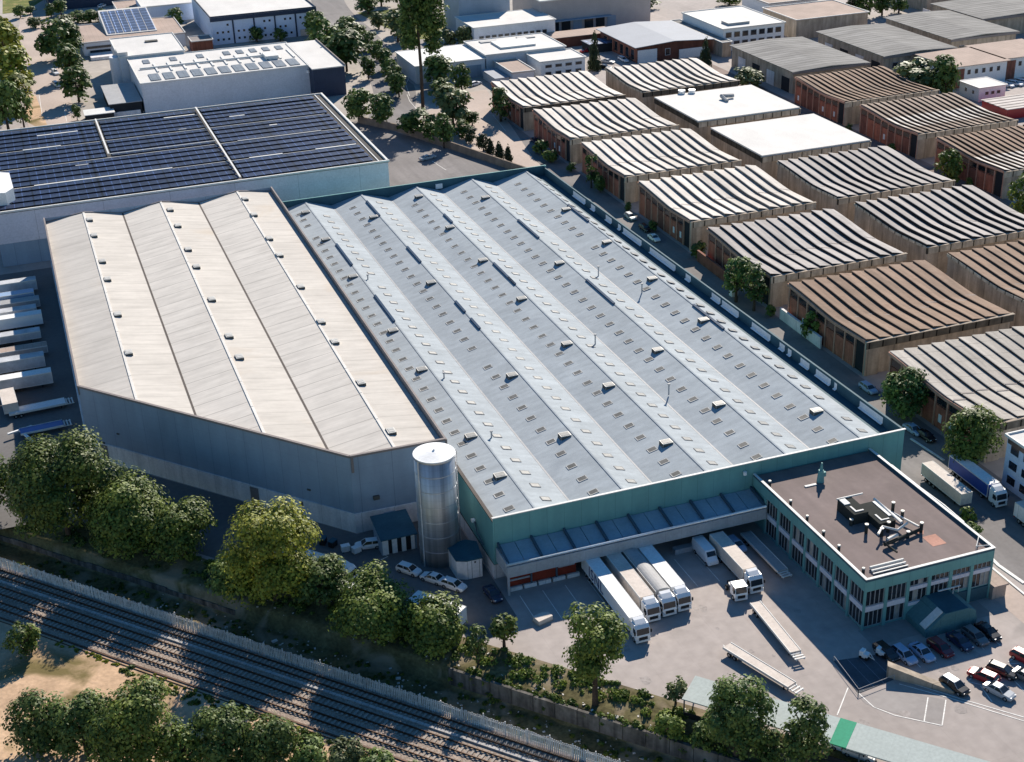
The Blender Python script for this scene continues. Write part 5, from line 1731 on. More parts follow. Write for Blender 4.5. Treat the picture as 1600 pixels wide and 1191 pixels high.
    for sx in (-1, 1):
        for sy in (-1, 1):
            o = bpy.data.objects.new('wheel', CARME['wheel'][0])
            COL.objects.link(o)
            o.parent = t
            o.location = (sx * h * .62, sy * .70, .29)
            q = bpy.data.objects.new('rim', CARME['wheel'][1])
            COL.objects.link(q)
            q.parent = o
    return t


def wheels(t, spots, r_=.40, wd=.28, yy=.82):
    me = WM.get((r_, wd))
    if me is None:
        me = (MB().tube([(0, -wd / 2, 0), (0, wd / 2, 0)], r_, 16).mesh('wheel', M_tyre), MB().tube([(0, -wd / 2 - .02, 0), (0, wd / 2 + .02, 0)], r_ * .5, 10).mesh('rim', M_rim))
        WM[(r_, wd)] = me
    for x in spots:
        for s_ in (-1, 1):
            o = bpy.data.objects.new('wheel', me[0])
            COL.objects.link(o)
            o.parent = t
            o.location = (x, s_ * yy, r_)
            q = bpy.data.objects.new('rim', me[1])
            COL.objects.link(q)
            q.parent = o


WM = {}


def cab(t, x0, W_, cm, H_=2.65, deflector=True):
    """tractor cab with its back at local x0, facing +x"""
    hw = W_ / 2
    b = MB()
    prof = [(x0, .55), (x0 + 1.75, .55), (x0 + 1.9, 1.15), (x0 + 1.82, 1.35), (x0 + 1.62, 2.25), (x0 + 1.2, H_ - .05), (x0 + .1, H_), (x0, H_ - .1)]
    nn = len(prof)
    b.raw([(x, -hw, z) for x, z in prof] + [(x, hw, z) for x, z in prof],
          [tuple(range(nn)), tuple(range(nn, 2 * nn))[::-1]] + [(i, nn + i, nn + (i + 1) % nn, (i + 1) % nn) for i in range(nn)])
    c = b.part('cab', cm, t, local=True)
    m_ = MB()
    m_.raw([(x0 + 1.83, -hw + .1, 1.38), (x0 + 1.83, hw - .1, 1.38), (x0 + 1.645, hw - .12, 2.2), (x0 + 1.645, -hw + .12, 2.2),
            (x0 + 1.80, -hw + .1, 1.38), (x0 + 1.80, hw - .1, 1.38), (x0 + 1.61, hw - .12, 2.2), (x0 + 1.61, -hw + .12, 2.2)], [(0, 1, 2, 3), (4, 7, 6, 5), (0, 4, 5, 1), (2, 6, 7, 3), (1, 5, 6, 2), (3, 7, 4, 0)])
    m_.part('windscreen', M_carglass, c, local=True)
    for s_ in (-1, 1):
        m_ = MB()
        y = s_ * (hw + .012)
        q = [(x0 + .85, y, 1.35), (x0 + 1.65, y, 1.35), (x0 + 1.5, y, 2.1), (x0 + .85, y, 2.1)]
        m_.face(q if s_ < 0 else q[::-1])
        m_.part('side_window', M_carglass, c, local=True)
        MB().obox((x0 + 1.75, s_ * (hw + .16), 1.75), (.12, .2, .5)).part('mirror', M_chassis, t, local=True)
        MB().box(x0 + 1.8, x0 + 1.9, s_ * hw * .82 - .18, s_ * hw * .82 + .18, .62, .82).part('headlight', M_lamp, t, local=True)
    MB().box(x0 + 1.72, x0 + 1.92, -hw, hw, .32, .58).part('bumper', M_chassis if cm is not PAINT['white'] else M_white, t, local=True)
    MB().box(x0 + 1.86, x0 + 1.905, -hw * .6, hw * .6, .66, 1.1).part('grille', M_chassis, t, local=True)
    if deflector:
        m_ = MB()
        m_.raw([(x0 + .05, -hw * .86, H_), (x0 + 1.15, -hw * .8, H_ - .02), (x0 + 1.15, hw * .8, H_ - .02), (x0 + .05, hw * .86, H_), (x0 + .05, -hw * .8, H_ + .42), (x0 + .55, -hw * .75, H_ + .3), (x0 + .55, hw * .75, H_ + .3), (x0 + .05, hw * .8, H_ + .42)],
               [(4, 5, 6, 7), (0, 1, 5, 4), (1, 2, 6, 5), (2, 3, 7, 6), (3, 0, 4, 7)])
        m_.part('wind_deflector', cm, c, local=True)
    return c


def lorry(label, x, y, head, box_len, boxm, roofm, cabm, group=None, W_=1.95, H_=2.8, with_cab=True, cat='lorry', name='lorry', rounded=False, text=None, stripes=None):
    """origin under the front end of the box; box runs back along -x, cab ahead along +x"""
    t = thing(name, label, cat, (x, y, 0), R(head), group)
    hw = W_ / 2
    b = MB().box(-box_len, 0, -hw, hw, .82, H_)
    o = b.part('box_body', boxm, t, local=True)
    if rounded:
        m_ = MB()
        k = 8
        pr = [(hw * math.cos(math.pi * i / k), H_ + .34 * math.sin(math.pi * i / k)) for i in range(k + 1)]
        m_.raw([(-box_len, yy, zz) for yy, zz in pr] + [(0, yy, zz) for yy, zz in pr], [(i, i + 1, k + 2 + i, k + 1 + i)[::-1] for i in range(k)] + [tuple(range(k + 1)), tuple(range(k + 1, 2 * k + 2))[::-1]])
        m_.part('roof_sheet', roofm, t, local=True)
    else:
        m_ = MB().box(-box_len - .02, .02, -hw - .02, hw + .02, H_, H_ + .05)
        m_.part('roof_sheet', roofm, t, local=True)
    fr = MB()
    for s_ in (-1, 1):
        fr.box(-box_len - .03, .03, s_ * (hw + .02) - .03, s_ * (hw + .02) + .03, H_ - .10, H_ + .07)
        fr.box(-box_len - .03, .03, s_ * (hw + .02) - .03, s_ * (hw + .02) + .03, .80, .90)
        for xx in (-box_len, 0):
            fr.box(xx - .04, xx + .04, s_ * (hw + .02) - .03, s_ * (hw + .02) + .03, .90, H_ - .10)
    fr.part('edge_frame', M_cap if boxm is not PAINT['white'] else M_white, t, local=True)
    MB().box(-box_len + .3, 0.4 if with_cab else -.6, -.42, .42, .5, .8).part('chassis', M_chassis, t, local=True)
    MB().box(-box_len * .62, -box_len * .38, -hw + .05, hw - .05, .35, .78).part('side_guard', M_chassis, t, local=True)
    MB().box(-box_len - .06, -box_len - .02, -hw * .9, hw * .9, .4, .62).part('rear_bumper', M_tail, t, local=True)
    wheels(t, [-box_len + 1.2, -box_len + 2.2, -box_len + 3.2], .38, .26, hw - .16)
    if with_cab:
        cab(t, .38, W_, cabm)
        wheels(t, [1.45, -1.3], .38, .28, hw - .14)
    else:
        for s_ in (-1, 1):
            MB().box(-2.0, -1.8, s_ * .5 - .08, s_ * .5 + .08, 0, .6).part('landing_leg', M_chassis, t, local=True)
    if text:
        cu = bpy.data.curves.new('lettering', 'FONT')
        cu.body = text
        cu.size = 2.35
        cu.space_character = 1.12
        cu.extrude = .008
        tmp = bpy.data.objects.new('tmp', cu)
        COL.objects.link(tmp)
        bpy.context.view_layer.update()
        me = bpy.data.meshes.new_from_object(tmp.evaluated_get(bpy.context.evaluated_depsgraph_get()))
        bpy.data.objects.remove(tmp)
        me.name = 'lettering'
        me.materials.clear()
        me.materials.append(M_letter)
        lo = bpy.data.objects.new('lettering', me)
        COL.objects.link(lo)
        lo.parent = t
        lo.location = (-box_len + 2.4, -hw - .03, 1.0)
        lo.rotation_euler = (R(90), 0, 0)
    return t


def yfront(px, py, z):
    return at(px, py, z)


GT = 'lorries backed onto the loading dock'
HT = 2.8


def dock(label, pxl, pxr, rear_y, **kw):
    a, b = at(*pxl, HT), at(*pxr, HT)
    x, y = (a[0] + b[0]) / 2, (a[1] + b[1]) / 2
    return lorry(label, x, y, -90, rear_y - y, group=GT, W_=kw.pop('W_', 1.95), **kw)


dock('white lorry with big dark blue letters on its side, leftmost at the dock', (983, 965), (1005, 961), 152.2, boxm=PAINT['white'], roofm=M_white, cabm=PAINT['white'], text='ISNL')
dock('beige box lorry second from the left at the dock, small white cab', (1001, 934), (1020, 929), 152.2, boxm=M_tarp, roofm=M_tarp, cabm=PAINT['white'])
dock('grey round topped lorry third from the left at the dock', (1026, 926), (1045, 919), 152.2, boxm=M_grey, roofm=M_grey, cabm=PAINT['white'], rounded=True)
dock('white lorry with a plain white box, fourth from the left at the dock', (1048, 918), (1070, 912), 152.2, boxm=PAINT['white'], roofm=M_white, cabm=PAINT['white'])
a = at(1113, 858, 2.0)
vt = thing('delivery_van', 'short white van under the canopy, between the white lorry and the beige lorry', 'van', (a[0] - .5, a[1] + .3, 0), R(-90))
b = MB()
prof_loft(b, [(-3.4, .5, 2.05, .80, .74), (-3.3, .4, 2.15, .86, .78), (.6, .4, 2.15, .86, .76), (1.15, .35, 1.35, .86, .72), (1.75, .35, 1.0, .82, .66), (1.85, .45, .8, .7, .6)])
b.part('body', PAINT['white'], vt, local=True)
MB().raw([(.72, -.66, 1.98), (.72, .66, 1.98), (1.16, .66, 1.42), (1.16, -.66, 1.42)], [(0, 3, 2, 1)]).part('windscreen', M_carglass, vt, local=True)
wheels(vt, [-2.3, 1.1], .32, .22, .74)
for s_ in (-1, 1):
    MB().box(1.7, 1.86, s_ * .55 - .12, s_ * .55 + .12, .68, .84).part('headlight', M_lamp, vt, local=True)
dock('beige lorry standing between the van and the empty flat trailer', (1160, 891), (1182, 885), 150.2, boxm=M_tarp, roofm=M_tarp, cabm=PAINT['white'])


def flatbed(label, x, y, head, L_, W_=1.45, deckm=None, group=None, gear=True, boxy=False):
    t = thing('flat_trailer', label, 'trailer', (x, y, 0), R(head), group)
    hw = W_ / 2
    MB().box(-L_, 0, -hw, hw, .82, 1.02).part('deck', deckm or M_tarp, t, local=True)
    m_ = MB()
    for s_ in (-1, 1):
        m_.box(-L_ - .03, .03, s_ * hw - .05, s_ * hw + .05, .74, 1.08)
    m_.part('side_rail', M_cap, t, local=True)
    MB().box(-L_ + .3, -.4, -.35, .35, .5, .8).part('chassis', M_chassis, t, local=True)
    wheels(t, [-L_ + 1.0, -L_ + 1.9], .34, .24, hw - .12)
    m_ = MB()
    for q in range(3):
        m_.box(.1 + q * .5, .3 + q * .5, -hw, hw, .72, .86)
    for s_ in (-1, 1):
        m_.box(.05, 1.4, s_ * (hw - .2) - .06, s_ * (hw - .2) + .06, .66, .78)
    m_.part('drawbar', M_cap, t, local=True)
    for s_ in (-1, 1):
        MB().box(-.9, -.76, s_ * .4 - .07, s_ * .4 + .07, 0, .55).part('landing_leg', M_chassis, t, local=True)
    return t


GF = 'empty flat trailers parked in the yard'
p0, p1 = at(1180, 941, 1.0), at(1243, 1018, 1.0)
hd = math.degrees(math.atan2(p1[1] - p0[1], p1[0] - p0[0]))
flatbed('long empty flat trailer parked below the beige lorry', *p1, hd, math.hypot(p1[0] - p0[0], p1[1] - p0[1]), group=GF)
p0, p1 = at(1136, 1008, 1.0), at(1237, 1070, 1.0)
hd = math.degrees(math.atan2(p1[1] - p0[1], p1[0] - p0[0]))
flatbed('long empty flat trailer slanting across the open yard beside the carport', *p1, hd, math.hypot(p1[0] - p0[0], p1[1] - p0[1]), group=GF)
p0, p1 = at(1177, 830, 1.6), at(1223, 885, 1.6)
t = flatbed('narrow flat trailer half in the shade next to the office windows', *p1, -90, p0[1] - p1[1] + 1, W_=1.55, group=GF, deckm=M_grey)

# lorries on the right
p1 = at(1553, 756, 2.9)
lorry('blue curtain-sided lorry with a white cab beside the round green tree', p1[0], p1[1], -91, 9.6, M_blue, M_white, PAINT['white'], W_=1.9, H_=2.9)
p1 = at(1511, 771, 2.7)
lorry('cream box trailer without a cab, between the office and the blue lorry', p1[0], p1[1], -91, 10.0, M_tarp, M_tarp, None, W_=1.8, H_=2.7, with_cab=False, cat='trailer', name='box_trailer')
p1 = at(1592, 784, 2.9)
lorry('pale box trailer cut by the right edge below the blue-white block', p1[0] + .3, p1[1] - 9.5, -91, 9.5, M_plinth, M_tarp, None, W_=2.1, H_=2.9, with_cab=False, cat='trailer', name='box_trailer')

# things on the truck yard near the trees
a, b = at(657, 926, 2.9), at(722, 948, 2.9)
hd = math.degrees(math.atan2(b[1] - a[1], b[0] - a[0]))
lorry('white box trailer half hidden behind the trees by the railway bank', b[0] - .6, b[1] - 1.2, hd, 7.6, PAINT['white'], M_white, None, W_=2.6, H_=3.0, with_cab=False, cat='trailer', name='box_trailer')
a = at(516, 880, 2.8)
lorry('white lorry with a dark rear behind the yellow-green tree', a[0] + 1.2, a[1] - .6, -48, 6.0, PAINT['black'], M_white, PAINT['white'], W_=1.95, H_=2.8)
a = at(372, 850, 2)
lorry('white lorry cab peeping out on the left of the yellow-green tree', a[0] + 4.5, a[1] - 6.0, 132, 4.5, M_white, M_white, PAINT['white'])
a = at(568, 920, 1.5)
lorry('white trailer end showing above the dense tree by the bank', a[0] - .5, a[1] - 1.8, -48, 4.0, M_white, M_white, None, H_=2.3, with_cab=False, cat='trailer', name='box_trailer')

# trailers standing along the west wall
GW_ = 'lorries and trailers parked side by side against the west wall'
M_shadewhite = mat('shaded_white_box', (0.50, 0.51, 0.53), .6, var=.15, scale=.4, streak=((.4, .4, .4), .15))  # white toned down, the west wall's shade is in the colour
west = [(432, 'white trailer farthest back against the west wall'), (450, 'blue-grey trailer second from the back against the west wall'),
        (462, 'grey tarped trailer third from the back against the west wall'), (474, 'white trailer fourth from the back against the west wall'),
        (484, 'white box lorry with a black framed end in the middle of the west row'), (510, 'low white trailer just below the middle of the west row'),
        (534, 'trailer with a rusty load at its open end in the west row'), (548, 'white box trailer with a dark ribbed panel in the west row'),
        (575, 'white box trailer nearest the railway in the west row')]
for i, (py, lab) in enumerate(west):
    hh = [2.9, 2.7, 2.3, 2.6, 2.9, 2.2, 2.1, 2.9, 2.9][i]
    xe, ye = at(72 + i * 3.2, py, hh)
    xe = -2.2 - (0.8 if i % 2 else 0)
    lorry(lab, xe, ye, 0, 13.5, [M_shadewhite, PAINT['blue'], M_grey, M_shadewhite, PAINT['white'], M_shadewhite, M_grey, M_shadewhite, M_shadewhite][i],
          [M_shadewhite, PAINT['blue'], M_grey, M_shadewhite, M_white, M_shadewhite, M_tanroof, M_shadewhite, M_white][i], None, GW_, W_=2.2, H_=hh, with_cab=False, cat='trailer', name='box_trailer')
a = at(60, 634, .9)
flatbed('white low-loader trailer alone in the shaded west yard', a[0] + 4.5, a[1], 4, 9.5, 2.4, M_white)
a = at(20, 632, 2.4)
lorry('beige box trailer cut by the left edge near the low-loader', a[0] - .4, a[1], -86, 6.5, M_tarp, M_tarp, None, W_=2.4, H_=2.6, with_cab=False, cat='trailer', name='box_trailer')
a = at(45, 690, 0)
t = thing('crane_trailer', 'white T-shaped lifting frame beside the big left tree', 'lifting frame', (*a, 0), R(-70))
MB().box(-3.4, 2.4, -.22, .22, .7, .95).part('boom', M_white, t, local=True)
MB().box(-3.5, -3.1, -2.1, 2.1, .75, 1.0).part('crossbar', M_white, t, local=True)
wheels(t, [1.2, 1.9], .34, .24, .5)
MB().box(-3.4, -3.2, -.1, .1, 0, .75).part('leg', M_chassis, t, local=True)
a = at(80, 668, 0)
flatbed('blue flat trailer in the shade behind the big left tree', a[0] + 2, a[1] - 1, 4, 7, 2.2, M_blue)

# cars
GC = 'white cars parked below the silo'
for (lab, px, py, kd) in [('white hatchback farthest left of the three below the silo', 639, 888, 'hatch'), ('white saloon, middle one of the three below the silo', 676, 901, 'sedan'),
                          ('white hatchback beside the concrete pump house', 709, 912, 'hatch')]:
    x, y = at(px, py, .7)
    car(lab, x, y, -52 + (180 if kd == 'sedan' else 0), kd, 'white', GC, L_=3.7)
x, y = at(770, 926, .7)
car('dark blue saloon in the shade at the corner of the loading canopy', x, y, -84, 'sedan', 'navy')
x, y = at(575, 847, .9)
car('white hatchback parked before the grey door of the blue-grey wall', x, y, 170, 'suv', 'white')
GR = 'cars parked in a row before the office stairs'
for (lab, px, py, kd, pn, rf) in [('black car at the left end of the office row, beside the carts', 1385, 1018, 'hatch', 'black', None), ('pale blue hatchback second in the office row', 1413, 1022, 'hatch', 'blue', None),
                                  ('silver blue saloon third in the office row', 1441, 1018, 'sedan', 'blue', None), ('dark red hatchback in the office row', 1470, 1011, 'hatch', 'maroon', None),
                                  ('black saloon right of the dark red car in the office row', 1500, 1001, 'sedan', 'navy', None), ('dark grey hatchback second from the right in the office row', 1524, 993, 'hatch', 'grey', None),
                                  ('black saloon at the right end of the office row, half in sunlight', 1544, 986, 'sedan', 'black', None)]:
    x, y = at(px, py, .6)
    car(lab, x, y, -84, kd, pn, GR, rf)
GL = 'cars parked around the white bay lines on the right'
for (lab, px, py, kd, pn, rf, hd) in [('black hatchback with a pale roof at the end of the ramp wall', 1492, 1069, 'suv', 'black', 'silver', -76), ('bright red hatchback in the marked bays', 1537, 1054, 'hatch', 'red', None, 118),
                                      ('black car beside the bright red hatchback', 1567, 1046, 'hatch', 'black', None, -60), ('silver saloon in front of the bright red hatchback', 1562, 1077, 'sedan', 'silver', None, -68),
                                      ('red car cut by the right edge above the bays', 1603, 1026, 'hatch', 'red', None, -70), ('grey car cut by the right edge beside the bays', 1606, 1056, 'sedan', 'grey', None, -70)]:
    x, y = at(px, py, .7)
    car(lab, x, y, hd, kd, pn, GL, rf)
GS = 'cars parked along the shaded service road'
for (lab, px, py, kd, pn) in [('pale blue car by the dark hedge tree on the service road', 1357, 606, 'hatch', 'blue'), ('blue saloon nearest the teal warehouse corner', 1427, 670, 'sedan', 'blue'),
                              ('black car beside the blue saloon near the teal warehouse corner', 1447, 680, 'sedan', 'black'), ('white car before the reddish timber front', 1022, 371, 'sedan', 'white'),
                              ('dark car beside the white one before the reddish timber front', 1008, 356, 'hatch', 'black'), ('silver car farther down the service road, beyond the dark car', 985, 338, 'hatch', 'silver'),
                              ('grey car at the shaded corner by the dark hedges', 836, 219, 'sedan', 'navy')]:
    x, y = at(px, py, .6)
    car(lab, x, y, -88, kd, pn, GS, L_=4.0)
for (lab, px, py, kd, pn, hd) in [('white car under the carport next to the green panel', 1321, 1178, 'suv', 'white', -50), ('silver car under the carport right of the white one', 1342, 1188, 'sedan', 'silver', -50)]:
    x, y = at(px, py, -.6)
    car(lab, x, y, hd, kd, pn, 'cars half hidden under the carport', z=ground_z(x, y))
GV = 'white vans by the white cabin'
for k, lab in enumerate(['white car nearest the white cabin', 'white car second from the white cabin', 'white car at the right edge beyond the white cabin']):
    x, y = at(1572 + k * 14, 131 - k * 2, .8)
    car(lab, x, y, -70, 'suv', 'white', GV, L_=5.2)
for (lab, px, py, kd, pn, hd, L_) in [('white van beside the dark cypress, before the far workshop', 974, 92, 'suv', 'white', -90, 6), ('pale car left of the white van by the cypress', 950, 95, 'sedan', 'silver', -60, 5),
                                      ('dark car behind the far workshop roof', 945, 104, 'sedan', 'black', -50, 5), ('white car parked on the left road beside the trees', 88, 131, 'suv', 'white', -80, 5.6),
                                      ('white truck-like van up the left road under the tree', 86, 112, 'suv', 'white', -80, 6), ('silver car on the back yard beside the brown wall', 668, 245, 'sedan', 'silver', 20, 5),
                                      ('white car in the forecourt beside the works', 742, 130, 'suv', 'white', 30, 5), ('red boat-like car beside the dark cypress', 919, 78, 'sedan', 'red', 10, 6), ('red car right of the dark cypress', 945, 73, 'sedan', 'red', 10, 6),
                                      ('dark car among the cars beyond the hedge at the top left', 160, 8, 'suv', 'white', 60, 6), ('white car beyond the hedge at the top left, right one', 190, 8, 'suv', 'white', 60, 6)]:
    x, y = at(px, py, .7)
    car(lab, x, y, hd, kd, pn, 'cars far back', L_=L_)


# ------------------------------------------------------------------ trees and plants
def crown_mesh(name, seed, W_, H_, leaf, dens, shape, matl):
    """foliage as many leaf-sized faces gathered in clumps spread through the crown's volume; z runs from 0 (crown base) to H_"""
    g = np.random.default_rng(seed)
    rx, rz = W_ / 2, H_ / 2
    if shape == 'cone':
        ncl = 46
        tt = np.sqrt(g.uniform(0, 1, ncl))
        zc = H_ * (1 - tt) * .96
        ang = g.uniform(0, 6.283, ncl)
        rad = rx * (0.15 + .75 * tt) * g.uniform(.25, .9, ncl)
        C = np.stack([rad * np.cos(ang), rad * np.sin(ang), zc + .1], 1)
        rc = rx * (0.22 + .28 * tt)
        out = np.stack([np.cos(ang), np.sin(ang), np.full(ncl, .35)], 1)
    else:
        ncl = int(np.clip(34 + W_ * 4.6, 30, 96))
        zr = np.clip(g.uniform(.06, .97, ncl), 0, 1)
        if shape == 'vase':
            lim = np.where(zr > .58, np.sqrt(np.clip(1 - ((zr - .58) / .44) ** 2, .05, 1)), .30 + .70 * (zr / .58) ** .8)
        else:
            lim = np.where(zr > .36, np.sqrt(np.clip(1 - ((zr - .36) / .66) ** 2, .04, 1)), .80 + .20 * zr / .36)
        ang = g.uniform(0, 6.283, ncl)
        lob = 1 + .20 * np.sin(ang * 2 + g.uniform(0, 6)) * g.uniform(.4, 1) + .10 * np.sin(ang * 5 + g.uniform(0, 6))
        rad = rx * .80 * lim * lob * np.sqrt(g.uniform(.22, 1.0, ncl))
        rc = rx * g.uniform(.17, .40, ncl)
        C = np.stack([rad * np.cos(ang), rad * np.sin(ang), np.clip(zr * H_, rc * .55, H_ - rc * .55)], 1)
        out = np.stack([np.cos(ang) * .8, np.sin(ang) * .8, zr * 1.2 - .2], 1)
        # gather the clumps towards a few limbs so the outline is uneven, with gaps
        K = int(np.clip(3 + W_ * .45, 3, 8))
        la = g.uniform(0, 6.283, K)
        lz = g.uniform(.3, .95, K)
        LC = np.stack([np.cos(la) * rx * .55, np.sin(la) * rx * .55, lz * H_], 1)
        dd = np.linalg.norm(C[:, None] - LC[None], axis=2)
        nr_ = LC[np.argmin(dd, 1)]
        C = C + (nr_ - C) * g.uniform(.10, .50, ncl)[:, None] + g.normal(size=(ncl, 3)) * rx * .05
    V, T = [], []
    cl_t = np.clip(g.normal(.45, .24, ncl), 0, 1)
    for i in range(ncl):
        n = max(8, int(dens * rc[i] ** 2 / leaf ** 2))
        q = g.normal(size=(n, 3))
        q /= np.linalg.norm(q, axis=1)[:, None]
        q[:, 2] = np.where((q[:, 2] < -.3) & (g.random(n) < .7), -q[:, 2], q[:, 2])
        rad = rc[i] * g.uniform(.62, 1.10, n)[:, None]
        c = C[i] + q * rad * np.array([1, 1, .85])
        nrm = q * .9 + out[i] * .3 + np.array([0, 0, .30]) + g.normal(size=(n, 3)) * .30
        nrm /= np.linalg.norm(nrm, axis=1)[:, None]
        ref = g.normal(size=(n, 3))
        t = np.cross(nrm, ref)
        t /= np.linalg.norm(t, axis=1)[:, None]
        b = np.cross(nrm, t)
        s = leaf * g.uniform(.45, 1.45, n)[:, None]
        V.append(np.stack([c - t * s * .55, c - b * s * .42 + t * s * .06, c + t * s * .55, c + b * s * .42 - t * s * .06], 1).reshape(-1, 3))
        T.append(np.repeat(np.clip(cl_t[i] + g.normal(0, .22, n) + (g.random(n) < .06) * .5, 0, 1), 4))
    V = np.concatenate(V)
    T = np.concatenate(T)
    V[:, 2] = np.maximum(V[:, 2], -.05)
    nq = len(V) // 4
    me = bpy.data.meshes.new(name)
    me.vertices.add(len(V))
    me.vertices.foreach_set('co', V.astype(np.float32).ravel())
    me.loops.add(len(V))
    me.loops.foreach_set('vertex_index', np.arange(len(V), dtype=np.int32))
    me.polygons.add(nq)
    me.polygons.foreach_set('loop_start', np.arange(0, len(V), 4, dtype=np.int32))
    me.polygons.foreach_set('loop_total', np.full(nq, 4, dtype=np.int32))
    at_ = me.attributes.new('tint', 'FLOAT', 'POINT')
    at_.data.foreach_set('value', T.astype(np.float32))
    me.materials.append(matl)
    me.update(calc_edges=True)
    return me


def trunk_mb(H_, r0, seed, spread, base=0.0, cz=0.3):
    rg = random.Random(seed)
    mb = MB()
    top = H_ * .72
    pts = [(0, 0, base - .2), (rg.uniform(-.1, .1), rg.uniform(-.1, .1), H_ * .2), (rg.uniform(-.2, .2), rg.uniform(-.2, .2), H_ * .45), (rg.uniform(-.3, .3), rg.uniform(-.3, .3), top)]
    mb.tube(pts, [r0 * 1.25, r0, r0 * .7, r0 * .25], 8)
    for k in range(6):
        a = k * 1.05 + rg.uniform(-.3, .3)
        z0 = H_ * rg.uniform(.22, .5)
        e = spread * rg.uniform(.45, .7)
        mb.tube([(0, 0, z0), (math.cos(a) * e * .5, math.sin(a) * e * .5, z0 + H_ * .12), (math.cos(a) * e, math.sin(a) * e, z0 + H_ * .28)], [r0 * .5, r0 * .35, r0 * .12], 6)
    return mb


CACHE = {}
TN = [0]


def tree(label, bx, by, ty, wpx, leafk='m', shape='round', group=None, name='tree', cat='tree', cb=0.07, cache=None, leaf=None, dens=7.5, z=None):
    """bx,by: foot in the photograph, ty: row of the top, wpx: crown width in photo pixels; turned into metres on the ground plan"""
    TN[0] += 1
    x, y, zz = at_ground(bx, by)
    if z is not None:
        x, y = at(bx, by, z)
        zz = z
    dp = depth_of(x, y, zz)
    W_ = wpx * dp / FPX * (1.0 if cache else 1.13)
    lo, hi = 0.5, 60.0
    for _ in range(40):
        mid = (lo + hi) / 2
        if row_of(x, y, zz + mid) > ty:
            lo = mid
        else:
            hi = mid
    H_ = max(lo - W_ * .12, W_ * .35)
    # the crown's own depth pushes its outline up and down: keep the height but not less than a shrub
    ch = H_ * (1 - cb)
    lf = leaf or max(.36, min(.64, dp / 500))
    t = thing(name, label, cat, (x, y, zz), random.uniform(0, 6.28) if shape != 'vase' else 0, group)
    if cache:
        key = (cache, leafk, shape)
        if key not in CACHE:
            CACHE[key] = crown_mesh('crown', sum(map(ord, cache)), 6.0, 6.0, .60, dens * 1.25, shape, LEAF[leafk])
        o = bpy.data.objects.new('crown', CACHE[key])
        o.scale = (W_ / 6 * 1.25, W_ / 6 * 1.25, ch / 6)
    else:
        o = bpy.data.objects.new('crown', crown_mesh('crown', TN[0] * 7 + 1, W_, ch, lf, dens, shape, LEAF[leafk]))
    COL.objects.link(o)
    o.parent = t
    o.location = (0, 0, H_ * cb)
    trunk_mb(H_, max(.10, min(.34, W_ * .045)), TN[0], W_ / 2).part('trunk', M_trunk, t, local=True)
    return t


GB = 'trees on the bank between the truck yard and the railway'
tree('tall dark green tree at the left edge, beside the biggest bank tree', 0, 834, 690, 75, 'm', group=GB)
tree('biggest broad olive tree on the bank at the left', 108, 838, 672, 168, 'm', group=GB)
tree('olive tree second along the bank, right of the biggest one', 208, 856, 745, 132, 'm', group=GB)
tree('smaller rounded olive tree third along the bank', 288, 868, 782, 104, 'm', group=GB)
tree('bright yellow-green tree before the shaded truck yard', 432, 938, 780, 140, 'y', group=GB)
tree('dark green tree tucked under the yellow-green one on its right', 500, 944, 868, 96, 'd', group=GB)
tree('low dark tree under the yellow-green one on its left', 372, 926, 868, 84, 'd', group=GB)
tree('dense rounded tree left of the white box trailer', 588, 988, 905, 132, 'm', group=GB)
tree('dark tree right in front of the white box trailer', 678, 1006, 930, 100, 'm', group=GB)
tree('slim dark columnar tree right of the white box trailer', 748, 1038, 968, 36, 'd', group=GB, cb=.05)
tree('small bushy tree beside the slim columnar one', 788, 1012, 957, 46, 'm', group=GB)
tree('large vase-shaped tree standing in front of the first dock lorry', 930, 1100, 942, 98, 'm', 'vase', group=GB, cb=.24)
tree('tiny pale green tree at the left end of the carport', 1056, 1100, 1060, 36, 'p', group=GB, cb=.25)
tree('big dark round tree covering part of the carport', 1150, 1180, 1052, 106, 'd', group=GB, cb=.08)
tree('dark egg-shaped tree left of the vivid green carport panel', 1258, 1208, 1082, 82, 'd', group=GB, cb=.08)
tree('scruffy shrub on the bank below the tiny pale tree', 1044, 1176, 1112, 50, 'm', group=GB, cb=.02)
tree('low dark bush behind the carport between the two dark trees', 1205, 1188, 1140, 56, 'd', group=GB, cb=.02)
tree('low bush at the bank left of the big dark round tree', 1098, 1164, 1130, 44, 'd', group=GB, cb=.02)
GS_ = 'trees and shrubs south of the railway'
tree('dark tree at the left of the clump in the bottom left corner', 66, 1176, 1082, 90, 'd', group=GS_, cb=.02)
tree('tall dark tree in the middle of the bottom left clump', 138, 1180, 1078, 102, 'd', group=GS_, cb=.02)
tree('broad olive tree at the right of the bottom left clump', 222, 1200, 1068, 129, 'm', group=GS_, cb=.02)
tree('small bright tree at the right edge of the bottom left clump', 292, 1208, 1130, 72, 'm', group=GS_, cb=.02)
tree('lone olive bush by the sandy patch at the left edge', 40, 1024, 972, 49, 'm', group=GS_, cb=.04)
tree('dark green thicket right of the bottom left clump', 352, 1199, 1110, 102, 'd', group=GS_, cb=.02)
tree('dark thicket at the bottom edge before the railway', 424, 1206, 1122, 94, 'd', group=GS_, cb=.02)
tree('bright green shrub at the bottom edge near the tracks', 540, 1208, 1160, 62, 'p', group=GS_, cb=.02)
tree('low dark shrub at the bottom edge, left of the bright green one', 482, 1208, 1156, 69, 'd', group=GS_, cb=.02)
tree('low shrub at the bottom edge, right of the bright green one', 590, 1216, 1176, 60, 'd', group=GS_, cb=.02)
tree('far right low shrub along the bottom edge', 640, 1226, 1190, 52, 'd', group=GS_, cb=.02)
GE = 'trees along the service road'
tree('round yellow-green tree before the buff corrugated workshop', 1514, 728, 634, 84, 'm', group=GE, cb=.12)
